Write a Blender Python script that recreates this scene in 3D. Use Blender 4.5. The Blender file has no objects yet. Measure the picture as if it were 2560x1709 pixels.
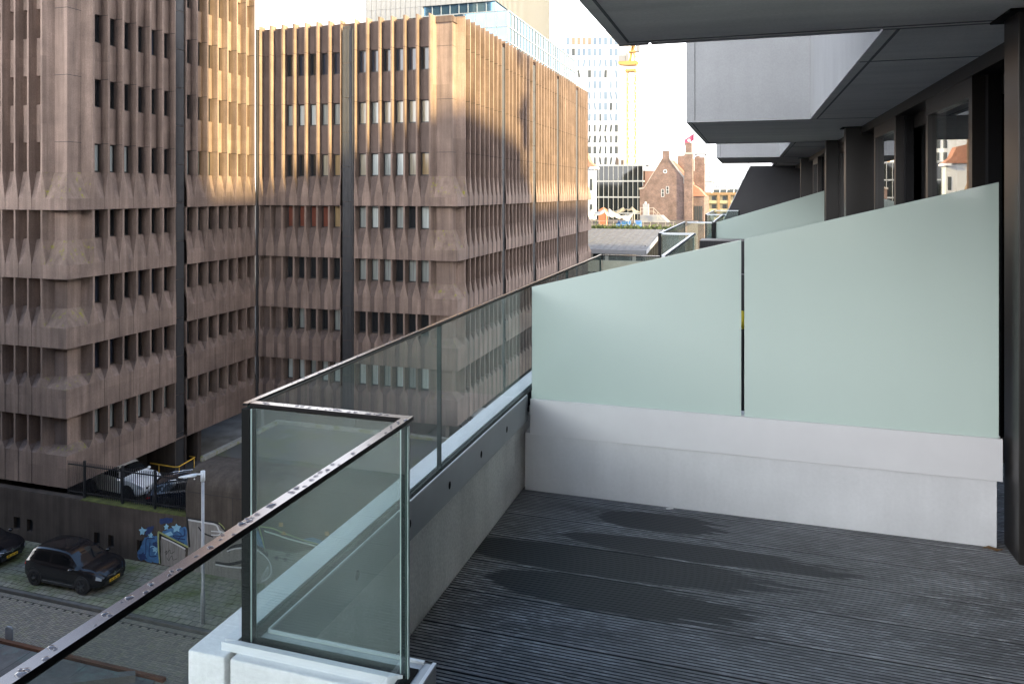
import bpy, math, random
from mathutils import Vector
R = math.radians
sc = bpy.context.scene
H = 16.9                       # eye height above the street; every coordinate below is given relative to the eye

# ------------------------------------------------------------------ camera, sky, sun, exposure
F_PX = 1888.0; HX = 1280.0; HY = 480.0; TH = math.atan(596 / F_PX)
cam = bpy.data.cameras.new("camera"); camo = bpy.data.objects.new("camera", cam)
sc.collection.objects.link(camo); sc.camera = camo
camo.location = (0, 0, H); camo.rotation_euler = (R(90), 0, TH)
cam.sensor_width = 36; cam.lens = 36 * F_PX / 2560; cam.shift_y = -374.5 / 2560
cam.clip_start = 0.05; cam.clip_end = 6000

SUN_EL, SUN_PHI = 19.5, 18.0    # elevation, and degrees from +X towards -Y
sdir = Vector((math.cos(R(SUN_EL)) * math.cos(R(SUN_PHI)), -math.cos(R(SUN_EL)) * math.sin(R(SUN_PHI)), math.sin(R(SUN_EL))))
w = bpy.data.worlds.new("World"); sc.world = w; w.use_nodes = True
nt = w.node_tree; nt.nodes.clear()
def wn(t, **k):
    n = nt.nodes.new(t)
    for a, b in k.items(): setattr(n, a, b)
    return n
out = wn("ShaderNodeOutputWorld"); bg = wn("ShaderNodeBackground"); bg.inputs[1].default_value = 0.14
sky = wn("ShaderNodeTexSky", sky_type='NISHITA', sun_disc=False, sun_elevation=R(SUN_EL), sun_rotation=R(90 + SUN_PHI))
sky.air_density = 1.0; sky.dust_density = 1.2; sky.ozone_density = 1.2
tc = wn("ShaderNodeTexCoord"); sep = wn("ShaderNodeSeparateXYZ"); nt.links.new(tc.outputs['Generated'], sep.inputs[0])
mp = wn("ShaderNodeMapping"); mp.inputs['Scale'].default_value = (1, 1, 2.6); nt.links.new(tc.outputs['Generated'], mp.inputs[0])
nz = wn("ShaderNodeTexNoise"); nz.inputs['Scale'].default_value = 2.2; nz.inputs['Detail'].default_value = 7; nt.links.new(mp.outputs[0], nz.inputs[0])
hz = wn("ShaderNodeMapRange"); hz.inputs[1].default_value = 0.0; hz.inputs[2].default_value = 0.7; hz.inputs[3].default_value = 0.62; hz.inputs[4].default_value = -0.25
nt.links.new(sep.outputs[2], hz.inputs[0])
ad = wn("ShaderNodeMath", operation='ADD'); nt.links.new(nz.outputs[0], ad.inputs[0]); nt.links.new(hz.outputs[0], ad.inputs[1])
cr = wn("ShaderNodeMapRange", interpolation_type='SMOOTHSTEP'); cr.inputs[1].default_value = 0.42; cr.inputs[2].default_value = 0.78; nt.links.new(ad.outputs[0], cr.inputs[0])
cmix = wn("ShaderNodeMixRGB"); nt.links.new(cr.outputs[0], cmix.inputs[0]); nt.links.new(sky.outputs[0], cmix.inputs[1]); 
def wmath(op, a, b):
    n = wn("ShaderNodeMath", operation=op)
    for i, v in enumerate((a, b)):
        if isinstance(v, (int, float)): n.inputs[i].default_value = v
        else: nt.links.new(v, n.inputs[i])
    return n.outputs[0]
# thin cloud glows brighter on the sunny side of the sky
east = wmath('MAXIMUM', wmath('ADD', wmath('MULTIPLY', sep.outputs[0], .95), wmath('MULTIPLY', sep.outputs[1], -.31)), 0.0)
south = wmath('MAXIMUM', wmath('MULTIPLY', sep.outputs[1], -1.0), 0.0)
glow = wmath('ADD', 1.0, wmath('ADD', wmath('MULTIPLY', east, 1.5), wmath('MULTIPLY', south, 1.4)))
ccol = wn("ShaderNodeVectorMath", operation='SCALE'); ccol.inputs[0].default_value = (8.2, 8.2, 8.3); nt.links.new(glow, ccol.inputs['Scale']); nt.links.new(ccol.outputs[0], cmix.inputs[2])
nt.links.new(cmix.outputs[0], bg.inputs[0]); nt.links.new(bg.outputs[0], out.inputs[0])

sun = bpy.data.lights.new("sun", 'SUN'); sun.energy = 5.0; sun.angle = R(1.8); sun.color = (1.0, 0.79, 0.40)
suno = bpy.data.objects.new("sun", sun); sc.collection.objects.link(suno)
suno.rotation_euler = (-sdir).to_track_quat('-Z', 'Y').to_euler(); suno.location = (60, -20, 60)

sc.view_settings.view_transform = 'Standard'; sc.view_settings.look = 'None'
sc.view_settings.exposure = 1.95; sc.view_settings.gamma = 1.0; sc.view_settings.use_curve_mapping = False
sc.render.engine = 'CYCLES'
try:
    sc.cycles.use_denoising = True
    sc.cycles.max_bounces = 10; sc.cycles.diffuse_bounces = 4; sc.cycles.glossy_bounces = 4
    sc.cycles.transmission_bounces = 6; sc.cycles.transparent_max_bounces = 24
    sc.cycles.caustics_reflective = False; sc.cycles.caustics_refractive = False
    sc.cycles.sample_clamp_indirect = 6
except Exception: pass

# ------------------------------------------------------------------ helpers
COL = sc.collection
ORG = {}
class MB:
    def __init__(s): s.v = []; s.f = []; s.m = []
    def add(s, vs, fs, m=0):
        n = len(s.v); s.v += [tuple(v) for v in vs]
        for f in fs: s.f.append(tuple(i + n for i in f)); s.m.append(m)
        return s
    def quad(s, a, b, c, d, m=0): return s.add([a, b, c, d], [(0, 1, 2, 3)], m)
    def box(s, x0, x1, y0, y1, z0, z1, m=0, ms=None):
        vs = [(x, y, z) for z in (z0, z1) for y in (y0, y1) for x in (x0, x1)]
        fs = [(0, 2, 3, 1), (4, 5, 7, 6), (0, 1, 5, 4), (2, 6, 7, 3), (0, 4, 6, 2), (1, 3, 7, 5)]   # -z +z -y +y -x +x
        n = len(s.v); s.v += vs
        for i, f in enumerate(fs): s.f.append(tuple(k + n for k in f)); s.m.append(ms[i] if ms else m)
        return s
    def prism(s, poly, axis, a, b, m=0):
        """polygon extruded along an axis: 'x' poly=(y,z), 'y' poly=(x,z), 'z' poly=(x,y)"""
        def P(p, w): return {'x': (w, p[0], p[1]), 'y': (p[0], w, p[1]), 'z': (p[0], p[1], w)}[axis]
        n = len(poly); vs = [P(p, a) for p in poly] + [P(p, b) for p in poly]
        ar = sum(poly[i][0] * poly[(i + 1) % n][1] - poly[(i + 1) % n][0] * poly[i][1] for i in range(n))
        fl = (ar > 0) != (axis == 'y'); fl = fl if b > a else not fl
        fs = [tuple(range(n))[::-1] if fl else tuple(range(n)), tuple(range(n, 2 * n)) if fl else tuple(range(n, 2 * n))[::-1]]
        for i in range(n):
            j = (i + 1) % n; q = (i, j, j + n, i + n); fs.append(q if fl else q[::-1])
        return s.add(vs, fs, m)
    def tube(s, pts, r, n=8, m=0, cap=True):
        pts = [Vector(p) for p in pts]; rs = r if isinstance(r, (list, tuple)) else [r] * len(pts)
        rings = []
        for i, p in enumerate(pts):
            d = (pts[min(i + 1, len(pts) - 1)] - pts[max(i - 1, 0)]).normalized()
            u = d.orthogonal().normalized() if abs(d.z) < .95 else Vector((1, 0, 0)); u = (u - d * u.dot(d)).normalized(); v = d.cross(u)
            if abs(d.z) < .95: v = Vector((0, 0, 1)); v = (v - d * v.dot(d)).normalized(); u = v.cross(d)
            rings.append([p + (u * math.cos(6.28318 * k / n) + v * math.sin(6.28318 * k / n)) * rs[i] for k in range(n)])
        vs = [q for rg in rings for q in rg]; fs = []
        for i in range(len(pts) - 1):
            for k in range(n):
                fs.append((i * n + k, i * n + (k + 1) % n, (i + 1) * n + (k + 1) % n, (i + 1) * n + k))
        if cap: fs += [tuple(range(n))[::-1], tuple(range((len(pts) - 1) * n, len(pts) * n))]
        return s.add(vs, fs, m)
    def ball(s, c, rx, ry, rz, nu=10, nv=6, m=0, half=False):
        vs = []; lo = 0 if half else -math.pi / 2
        for j in range(nv + 1):
            a = lo + (math.pi / 2 - lo) * j / nv
            for i in range(nu):
                b = 2 * math.pi * i / nu
                vs.append((c[0] + rx * math.cos(a) * math.cos(b), c[1] + ry * math.cos(a) * math.sin(b), c[2] + rz * math.sin(a)))
        fs = [(j * nu + i, j * nu + (i + 1) % nu, (j + 1) * nu + (i + 1) % nu, (j + 1) * nu + i) for j in range(nv) for i in range(nu)]
        return s.add(vs, fs, m)
    def build(s, name, mats, parent=None, local=False, at=None, smooth=False, kind=None, bevel=0):
        if not isinstance(mats, (list, tuple)): mats = [mats]
        me = bpy.data.meshes.new(name)
        if local: o_ = (0, 0, -0.0); vs = s.v
        else:
            o_ = ORG[parent] if parent is not None else (at or (0, 0, -H))
            vs = [(v[0] - o_[0], v[1] - o_[1], v[2] - o_[2]) for v in s.v]
        me.from_pydata(vs, [], s.f); me.update()
        for m in mats: me.materials.append(m)
        me.polygons.foreach_set('material_index', s.m)
        if smooth: me.polygons.foreach_set('use_smooth', [True] * len(me.polygons))
        me.update()
        o = bpy.data.objects.new(name, me); COL.objects.link(o)
        if parent is not None:
            o.parent = parent; ORG[o] = ORG[parent]
        else:
            p = at or (0, 0, -H); o.location = (p[0], p[1], p[2] + H); ORG[o] = p
        if kind: o['kind'] = kind
        if bevel:
            b = o.modifiers.new('bevel', 'BEVEL'); b.width = bevel; b.segments = 2; b.limit_method = 'ANGLE'; b.angle_limit = R(40)
        return o
def tag(o, label, cat, group=None, kind=None):
    o['label'] = label; o['category'] = cat
    if group: o['group'] = group
    if kind: o['kind'] = kind
    return o
def thing(name, label, cat, loc, rz=0, group=None):
    o = bpy.data.objects.new(name, None); COL.objects.link(o); o.empty_display_size = .3
    o.location = (loc[0], loc[1], loc[2] + H); o.rotation_euler = (0, 0, rz); ORG[o] = tuple(loc)
    return tag(o, label, cat, group)
def inst(name, mesh, parent, pos, sx=1.0, rz=0):
    """one more part made from an existing mesh, set at pos"""
    o = bpy.data.objects.new(name, mesh); COL.objects.link(o); o.parent = parent
    g = ORG[parent]; o.location = (pos[0] - g[0], pos[1] - g[1], pos[2] - g[2]); o.scale = (sx, 1, 1); o.rotation_euler = (0, 0, rz)
    ORG[o] = tuple(pos); return o
def ray(px, py):
    t = (px - HX) / F_PX; c, s = math.cos(TH), math.sin(TH)
    return (c * t - s, s * t + c, (HY - py) / F_PX)
def onY(px, py, Y):
    r = ray(px, py); k = Y / r[1]; return (r[0] * k, Y, r[2] * k)

# ------------------------------------------------------------------ materials
def M(name, col, rough=.6, metal=0.0, var=0.0, scale=4.0, stretch=(1, 1, 1), speck=0.0, sscale=60.0, bump=0.0, bscale=40.0,
      spec=.5, coat=0.0, streak=0.0, col2=None, c2scale=1.0, c2lo=.5, c2hi=.6, emit=None, estr=0, rvar=0.0, cell=0.0):
    m = bpy.data.materials.new(name); m.use_nodes = True; t = m.node_tree; b = t.nodes['Principled BSDF']
    b.inputs['Roughness'].default_value = rough; b.inputs['Metallic'].default_value = metal
    b.inputs['Specular IOR Level'].default_value = spec; b.inputs['Coat Weight'].default_value = coat; b.inputs['Coat Roughness'].default_value = .04
    b.inputs['Base Color'].default_value = (*col, 1)
    if emit: b.inputs['Emission Color'].default_value = (*emit, 1); b.inputs['Emission Strength'].default_value = estr
    if not (var or speck or streak or bump or col2 or rvar): return m
    L = t.links.new; tc = t.nodes.new('ShaderNodeTexCoord')
    def noise(sc_, st=(1, 1, 1), det=5.0, rgh=.55):
        mp = t.nodes.new('ShaderNodeMapping'); mp.inputs['Scale'].default_value = st; L(tc.outputs['Object'], mp.inputs[0])
        n = t.nodes.new('ShaderNodeTexNoise'); n.inputs['Scale'].default_value = sc_; n.inputs['Detail'].default_value = det; n.inputs['Roughness'].default_value = rgh
        L(mp.outputs[0], n.inputs[0]); return n.outputs[0]
    cur = None
    def mult(fac_out, amt, lo=.3, hi=.7):
        nonlocal cur
        mr = t.nodes.new('ShaderNodeMapRange'); mr.inputs[1].default_value = lo; mr.inputs[2].default_value = hi
        mr.inputs[3].default_value = 1 - amt; mr.inputs[4].default_value = 1 + amt; L(fac_out, mr.inputs[0])
        mx = t.nodes.new('ShaderNodeVectorMath'); mx.operation = 'SCALE'
        if cur is None: mx.inputs[0].default_value = col
        else: L(cur, mx.inputs[0])
        L(mr.outputs[0], mx.inputs['Scale']); cur = mx.outputs[0]
    if var: mult(noise(scale, stretch), var)
    if streak: mult(noise(1.6, (2.2, 2.2, .12), 6, .65), streak)
    if speck: mult(noise(sscale, (1, 1, 1), 2), speck)
    if cell:                       # every cast panel has a slightly different tone
        mp = t.nodes.new('ShaderNodeMapping'); mp.inputs['Scale'].default_value = (1 / .93, 1 / .93, 1 / 3.3); mp.inputs['Location'].default_value = (.31, .27, .15); L(tc.outputs['Object'], mp.inputs[0])
        fl = t.nodes.new('ShaderNodeVectorMath'); fl.operation = 'FLOOR'; L(mp.outputs[0], fl.inputs[0]); wnz = t.nodes.new('ShaderNodeTexWhiteNoise'); L(fl.outputs[0], wnz.inputs[0]); mult(wnz.outputs[0], cell, 0, 1)
    if col2:
        n = noise(c2scale, (1, 1, 1), 6, .65); mr = t.nodes.new('ShaderNodeMapRange'); mr.inputs[1].default_value = c2lo; mr.inputs[2].default_value = c2hi; L(n, mr.inputs[0])
        mx = t.nodes.new('ShaderNodeMixRGB'); L(mr.outputs[0], mx.inputs[0])
        if cur is None: mx.inputs[1].default_value = (*col, 1)
        else: L(cur, mx.inputs[1])
        mx.inputs[2].default_value = (*col2, 1); cur = mx.outputs[0]
    if cur is not None: L(cur, b.inputs['Base Color'])
    if rvar:
        mr = t.nodes.new('ShaderNodeMapRange'); mr.inputs[1].default_value = .3; mr.inputs[2].default_value = .7
        mr.inputs[3].default_value = rough - rvar; mr.inputs[4].default_value = rough + rvar; L(noise(scale * 1.7, stretch), mr.inputs[0]); L(mr.outputs[0], b.inputs['Roughness'])
    if bump:
        bp = t.nodes.new('ShaderNodeBump'); bp.inputs['Strength'].default_value = bump; bp.inputs['Distance'].default_value = .02
        L(noise(bscale), bp.inputs['Height']); L(bp.outputs[0], b.inputs['Normal'])
    return m
def glass_mat(name, tint, sky_veil=.04, dcol=(.5, .6, .58), boost=1.0):  # patchy diffuse layer paints the milky sky reflection into the glass
    m = bpy.data.materials.new(name); m.use_nodes = True; t = m.node_tree; t.nodes.clear(); L = t.links.new
    o = t.nodes.new('ShaderNodeOutputMaterial'); tr = t.nodes.new('ShaderNodeBsdfTransparent'); gl = t.nodes.new('ShaderNodeBsdfGlossy'); df = t.nodes.new('ShaderNodeBsdfDiffuse')
    gl.inputs['Roughness'].default_value = 0.0; df.inputs[0].default_value = (*dcol, 1)
    fr = t.nodes.new('ShaderNodeFresnel'); fr.inputs[0].default_value = 1.5; ge = t.nodes.new('ShaderNodeNewGeometry')
    inv = t.nodes.new('ShaderNodeMath'); inv.operation = 'SUBTRACT'; inv.inputs[0].default_value = 1; L(ge.outputs['Backfacing'], inv.inputs[1])
    ml = t.nodes.new('ShaderNodeMath'); ml.operation = 'MULTIPLY'; L(fr.outputs[0], ml.inputs[0]); L(inv.outputs[0], ml.inputs[1])
    mb = t.nodes.new('ShaderNodeMath'); mb.operation = 'MULTIPLY'; mb.use_clamp = True; L(ml.outputs[0], mb.inputs[0]); mb.inputs[1].default_value = boost
    tm = t.nodes.new('ShaderNodeMixRGB'); L(ge.outputs['Backfacing'], tm.inputs[0]); tm.inputs[1].default_value = (*tint, 1); tm.inputs[2].default_value = (1, 1, 1, 1)
    L(tm.outputs[0], tr.inputs[0])
    m1 = t.nodes.new('ShaderNodeMixShader'); m2 = t.nodes.new('ShaderNodeMixShader')
    tc = t.nodes.new('ShaderNodeTexCoord'); nz = t.nodes.new('ShaderNodeTexNoise'); nz.inputs['Scale'].default_value = 2.5; nz.inputs['Detail'].default_value = 8; L(tc.outputs['Object'], nz.inputs[0])
    dm = t.nodes.new('ShaderNodeMapRange'); dm.inputs[1].default_value = .35; dm.inputs[2].default_value = .75; dm.inputs[3].default_value = sky_veil * .5; dm.inputs[4].default_value = sky_veil * 1.7; L(nz.outputs[0], dm.inputs[0])
    L(dm.outputs[0], m1.inputs[0]); L(tr.outputs[0], m1.inputs[1]); L(df.outputs[0], m1.inputs[2])
    L(mb.outputs[0], m2.inputs[0]); L(m1.outputs[0], m2.inputs[1]); L(gl.outputs[0], m2.inputs[2]); L(m2.outputs[0], o.inputs[0])
    return m

BROWN = (.205, .148, .120)
m_conc = M('brown_concrete', BROWN, .85, var=.16, scale=.9, speck=.16, sscale=22, streak=.3, cell=.11, bump=.25, bscale=30, spec=.25)
m_concb = M('shaded_ribbed_concrete', (.125, .092, .078), .9, var=.14, scale=1.2, speck=.14, sscale=26, streak=.24, spec=.2)  # middle block infill: shade of the recesses put into a darker colour
m_moss = M('mossy_concrete', (.205, .148, .118), .9, var=.15, scale=1, speck=.14, sscale=22, streak=.25, col2=(.24, .22, .045), c2scale=3.2, c2lo=.57, c2hi=.68, spec=.2)
m_strip = M('dark_cladding', (.05, .048, .05), .5, var=.1, scale=2)
m_joint = M('dark_joint', (.03, .028, .026), .9)
m_plinth = M('dark_plinth', (.075, .06, .052), .9, var=.2, scale=.7, streak=.2, speck=.12, spec=.2)
m_frame = M('black_window_frame', (.02, .02, .021), .4)
m_wpar = M('pale_parapet_concrete', (.80, .81, .82), .75, var=.06, scale=2.5, speck=.06, sscale=70, streak=.08, bump=.08, bscale=60, spec=.3)
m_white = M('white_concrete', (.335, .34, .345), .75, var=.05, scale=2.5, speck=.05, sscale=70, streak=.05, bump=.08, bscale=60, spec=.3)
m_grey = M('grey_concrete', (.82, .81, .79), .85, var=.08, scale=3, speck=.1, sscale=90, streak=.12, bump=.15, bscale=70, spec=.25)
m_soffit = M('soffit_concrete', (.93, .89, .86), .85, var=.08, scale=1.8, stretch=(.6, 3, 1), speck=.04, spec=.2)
m_cap = M('white_metal_cap', (.585, .58, .59), .42, var=.03, scale=5, spec=.5)
m_trim = M('white_metal_trim', (.70, .73, .76), .4, var=.03, scale=8)
m_steel = M('grey_steel_strip', (.47, .49, .51), .42, metal=.2, var=.06, scale=6)
m_black = M('black_gasket', (.008, .009, .009), .7, spec=.08)
m_rail = M('bronze_rail', (.22, .205, .205), .2, metal=.92, var=.04, scale=20)
m_railside = M('black_rail_side', (.010, .010, .011), .45, spec=.12)
m_bronze = M('dark_bronze', (.012, .010, .009), .34, var=.15, scale=5, stretch=(1, 1, .3), spec=.5)
m_frost = M('frosted_glass', (.455, .545, .505), .06, var=.025, scale=1.2, spec=.5)
m_edge = M('glass_edge', (.008, .018, .017), .5, spec=.1)
m_edgel = M('bright_glass_edge', (.45, .58, .56), .2)
m_glass = glass_mat('balustrade_glass', (.83, .90, .88), .085)
m_glassf = glass_mat('far_glass', (.80, .88, .85), .08)
m_dglass = glass_mat('window_glass', (.6, .62, .62), .0, boost=1.5)
m_dark = M('dark_interior', (.02, .02, .022), .8)
m_room = M('room_wall', (.10, .095, .09), .9)

# ------------------------------------------------------------------ ground, roads
g = MB(); g.quad((-2500, -2500, -17.0), (2500, -2500, -17.0), (2500, 2500, -17.0), (-2500, 2500, -17.0))
g.build('ground', M('asphalt', (.06, .058, .055), .9, var=.3, scale=.05), kind='structure')
random.seed(4)
m_mortar = M('sand_joint', (.035, .033, .024), .95)
m_bricks = [M('road_brick', c, .85, var=.15, scale=9, spec=.3) for c in ((.28, .245, .195), (.245, .215, .175), (.31, .275, .215), (.22, .20, .165), (.27, .245, .175))]
rd = MB(); rd.quad((-48, 15.0, -16.916), (-4, 15.0, -16.916), (-4, 24.0, -16.916), (-48, 24.0, -16.916), 5)
bw, bl = .105, .21
nx = int(44 / bw)
for k in range(nx):
    for r in range(int(9.0 / bw)):
        ph = (k - r) % 4
        if ph == 0: x, y, dx, dy = k * bw, r * bw, bl, bw
        elif ph == 2: x, y, dx, dy = k * bw, r * bw, bw, -bl      # stands downwards from this cell
        else: continue
        if ph == 2: y += bw
        x += -48; y += 15.0
        if y + min(dy, 0) < 19.5 or y + max(dy, 0) > 23.72 or x > -9: continue
        e = .007; xa, xb = x + e, x + dx - e; ya, yb = (y + e, y + dy - e) if dy > 0 else (y + dy + e, y - e)
        z = -16.9 + random.uniform(-.002, .002)
        rd.quad((xa, ya, z), (xb, ya, z), (xb, yb, z), (xa, yb, z), random.choice((0, 0, 1, 1, 2, 3, 4)))
for k in range(int(39 / .11)):   # gutter course of bricks beside the kerb
    x = -48 + k * .11
    rd.quad((x + .006, 23.74, -16.9), (x + .104, 23.74, -16.9), (x + .104, 23.95, -16.9), (x + .006, 23.95, -16.9), random.choice((0, 1, 3, 3)))
rd.build('road', m_bricks + [m_mortar], kind='structure')
m_kerb = M('kerb_stone', (.13, .125, .115), .9, var=.25, scale=2, spec=.2)
kb = MB()
for k in range(44): kb.box(-48 + k, -48 + k + .992, 24.0, 24.16, -16.95, -16.79)
kb.build('kerb', m_kerb, kind='structure', bevel=.012)
m_pavs = [M('paving_slab', c, .9, var=.18, scale=5, speck=.1, spec=.2, col2=(.12, .15, .05), c2scale=.55, c2lo=.40, c2hi=.68) for c in ((.29, .27, .22), (.25, .235, .195), (.31, .29, .235))]
m_mossj = M('mossy_joint', (.035, .045, .014), .95, var=.4, scale=1.5, col2=(.02, .018, .014), c2scale=.8, c2lo=.45, c2hi=.6)
pv = MB(); pv.quad((-48, 24.16, -16.806), (-6, 24.16, -16.806), (-6, 27.69, -16.806), (-48, 27.69, -16.806), 3)
ps = .302
for r in range(12):
    off = (r % 2) * ps * .5 + random.uniform(-.01, .01)
    for k in range(int(42 / ps)):
        x = -48 + k * ps + off; y = 24.18 + r * .293; e = .011
        j = lambda: random.uniform(-.006, .006)
        z = -16.796 + random.uniform(-.004, .004)
        pv.quad((x + e + j(), y + e + j(), z), (x + ps - e + j(), y + e + j(), z + j() * .3), (x + ps - e + j(), y + .293 - e + j(), z), (x + e + j(), y + .293 - e + j(), z), random.choice((0, 0, 1, 2)))
pv.build('pavement', m_pavs + [m_mossj], kind='structure')
pk = MB(); pk.quad((-75, 28.05, -16.0), (60, 28.05, -16.0), (60, 130, -16.0), (-75, 130, -16.0))
pk.build('parking_floor', M('wet_asphalt', (.05, .046, .041), .8, var=.25, scale=.6, col2=(.018, .017, .016), c2scale=.35, c2lo=.56, c2hi=.6, rvar=.15), kind='structure')

# ------------------------------------------------------------------ office buildings of precast concrete fins
PIT = 3.315; ZB = [-.87 - PIT * k for k in range(5)]; HB = [.55, .66, .98, 1.36, 1.52]
DI = .42
def rows_for(top, nup):
    """cross-section rows (z, a, b, tf, td) from the lowest band to the roof, and the window spans (z0, z1)"""
    rows = []; wins = []
    for k in range(4, -1, -1):
        zb = ZB[k]; zt = ZB[k - 1] if k else zb + PIT
        rows += [(zb, .31, .315, .05, .03), (zb + HB[k], .31, .315, .05, .03), (zb + max(1.84, HB[k] + .32), .06, .075, 0, -DI),
                 (zb + 1.88, .06, .075, 0, -DI), (zb + 1.88, .06, .075, 0, -.62), (zt, .06, .075, 0, -.62)]
        wins.append((zb + 1.88, zt))
    z = ZB[0] + PIT
    rows.append((z, .06, .075, 0, -DI))
    for j in range(nup):
        zs = z + (j + 1) * 3.27 - 1.42; zt = z + (j + 1) * 3.27
        rows += [(zs, .06, .075, 0, -DI), (zs, .06, .075, 0, -.62), (zt, .06, .075, 0, -.62), (zt, .06, .075, 0, -DI)]
        wins.append((zs, zt))
    rows.append((top, .06, .075, 0, -DI))
    return rows, wins
def make_pt(O, S, N):
    return lambda s, t, z: (O[0] + S[0] * s + N[0] * t, O[1] + S[1] * s + N[1] * t, z)
def facade(mb, P, fins, rows, flip, solid=()):
    """mb material 0 = fin and band, 1 = infill; fins are positions along s"""
    for i in range(len(fins) - 1):
        s0, s1 = fins[i], fins[i + 1]
        if s1 - s0 < .3: continue
        prev = None
        for (z, a, b, tf, td) in rows:
            if i in solid and td < -.5: td = -.47
            k = (s1 - s0) / .93; q = [(s0, tf), (s0 + a * k, tf), (s0 + b * k, td), (s1 - b * k, td), (s1 - a * k, tf), (s1, tf)]
            cur = [P(s, t, z) for s, t in q]
            if prev:
                for n in range(5):
                    f = [prev[n], prev[n + 1], cur[n + 1], cur[n]]
                    if flip: f = f[::-1]
                    mb.quad(*f, m=1 if n == 2 else 0)
            prev = cur
        for (s_, sg) in ((s0, 1), (s1, -1)):     # fin tips standing above the infill
            a0, a1 = sorted((s_, s_ + sg * .06))
            zt = rows[-1][0]; vs = [P(s, t, z) for z in (zt, zt + .22) for t in (-.62, 0) for s in (a0, a1)]
            mb.add(vs, [(4, 5, 7, 6), (2, 3, 7, 6), (0, 2, 6, 4), (1, 5, 7, 3), (0, 4, 5, 1)], 0)
def strip(mb, P, s0, s1, z0, z1, flip, t=-.12, step=2.2):
    z = z0
    while z < z1:
        zz = min(z + step - .03, z1); n = max(3, int((s1 - s0) / .09)); w_ = (s1 - s0) / n
        for i in range(n):       # corrugated sheet
            for (u0, t0, u1, t1) in ((0, t, .35, t), (.35, t, .5, t - .03), (.5, t - .03, .85, t - .03), (.85, t - .03, 1, t)):
                f = [P(s0 + (i + u0) * w_, t0, z), P(s0 + (i + u1) * w_, t1, z), P(s0 + (i + u1) * w_, t1, zz), P(s0 + (i + u0) * w_, t0, zz)]
                mb.quad(*(f[::-1] if flip else f))
        z += step
def corner(mb, lv, rows_z, flip):
    """lv(level) gives the five plan points; levels: 0 shaft, 1 band"""
    prev = None
    for z, b in rows_z:
        cur = [(x, y, z) for x, y in lv(b)]
        if prev:
            for n in range(len(cur) - 1):
                f = [prev[n], prev[n + 1], cur[n + 1], cur[n]]
                mb.quad(*(f[::-1] if flip else f), m=2 if (prev_b != b and b == 0) else 0)
        prev = cur; prev_b = b
def corner_rows(top):
    r = []
    for k in range(4, -1, -1):
        r += [(ZB[k], 1), (ZB[k] + HB[k], 1), (ZB[k] + max(1.84, HB[k] + .32), 0), (ZB[k - 1] if k else top, 0)]
    return r
# window: a frame part with a pane sub-part, unit width, normal towards -y (front) ; rotated for the other faces
def blind_mat(name, c, rough=.12, lines=0.0):
    return M(name, c, rough, var=lines, scale=14, stretch=(1, 1, .02), spec=.6)
PANES = [blind_mat('pane_dark', (.016, .018, .02)), blind_mat('pane_dark_blue', (.03, .035, .05)), blind_mat('pane_white_blind', (.38, .41, .39), lines=.25), blind_mat('pane_grey_blind', (.22, .235, .22), lines=.3),
         blind_mat('pane_warm', (.24, .17, .09), lines=.2), blind_mat('pane_red', (.13, .045, .03)), blind_mat('pane_tan_blind', (.27, .24, .18), lines=.3)]  # pane_warm holds the orange glow of lit rooms in its colour
_wcache = {}
def win_meshes(h, face):
    key = (round(h, 2), face)
    if key not in _wcache:
        fr = MB(); q = {'y': lambda s, t, z: (s, t, z), 'x': lambda s, t, z: (-t, s, z)}[face]   # t<0 is outward for 'y'; for 'x' outward is +x
        def bx(s0, s1, t0, t1, z0, z1):
            a = [q(s, t, z) for z in (z0, z1) for t in (t0, t1) for s in (s0, s1)]
            xs = [p[0] for p in a]; ys = [p[1] for p in a]; fr.box(min(xs), max(xs), min(ys), max(ys), z0, z1)
        bx(-.5, -.42, -.06, 0, 0, h); bx(.42, .5, -.06, 0, 0, h); bx(-.42, .42, -.06, 0, 0, .06); bx(-.42, .42, -.06, 0, h - .05, h)
        pm = MB(); f = [q(-.42, -.02, .06), q(.42, -.02, .06), q(.42, -.02, h - .05), q(-.42, -.02, h - .05)]; pm.quad(*f)
        panes = []
        fo = fr.build('window', m_frame, local=True); fm = fo.data; bpy.data.objects.remove(fo)
        for m in PANES:
            po = pm.build('pane', m, local=True); panes.append(po.data); bpy.data.objects.remove(po)
        _wcache[key] = (fm, panes)
    return _wcache[key]
def windows(parent, P, fins, wins, face, pick, skip=()):
    for i in range(len(fins) - 1):
        s0, s1 = fins[i], fins[i + 1]
        if i in skip or s1 - s0 < .3: continue
        wd = (s1 - s0) * (1 - .15 / .93) - .01
        for k, (z0, z1) in enumerate(wins):
            c = pick(i, k)
            if c is None: continue
            fm, panes = win_meshes(z1 - z0 - .02, face)
            p = P((s0 + s1) / 2, -.605, z0 + .01)
            o = inst('window', fm, parent, p); o.scale = (wd, 1, 1) if face == 'y' else (1, wd, 1)
            pn = bpy.data.objects.new('pane', panes[c]); COL.objects.link(pn); pn.parent = o

rnd = random.Random(11)
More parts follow.
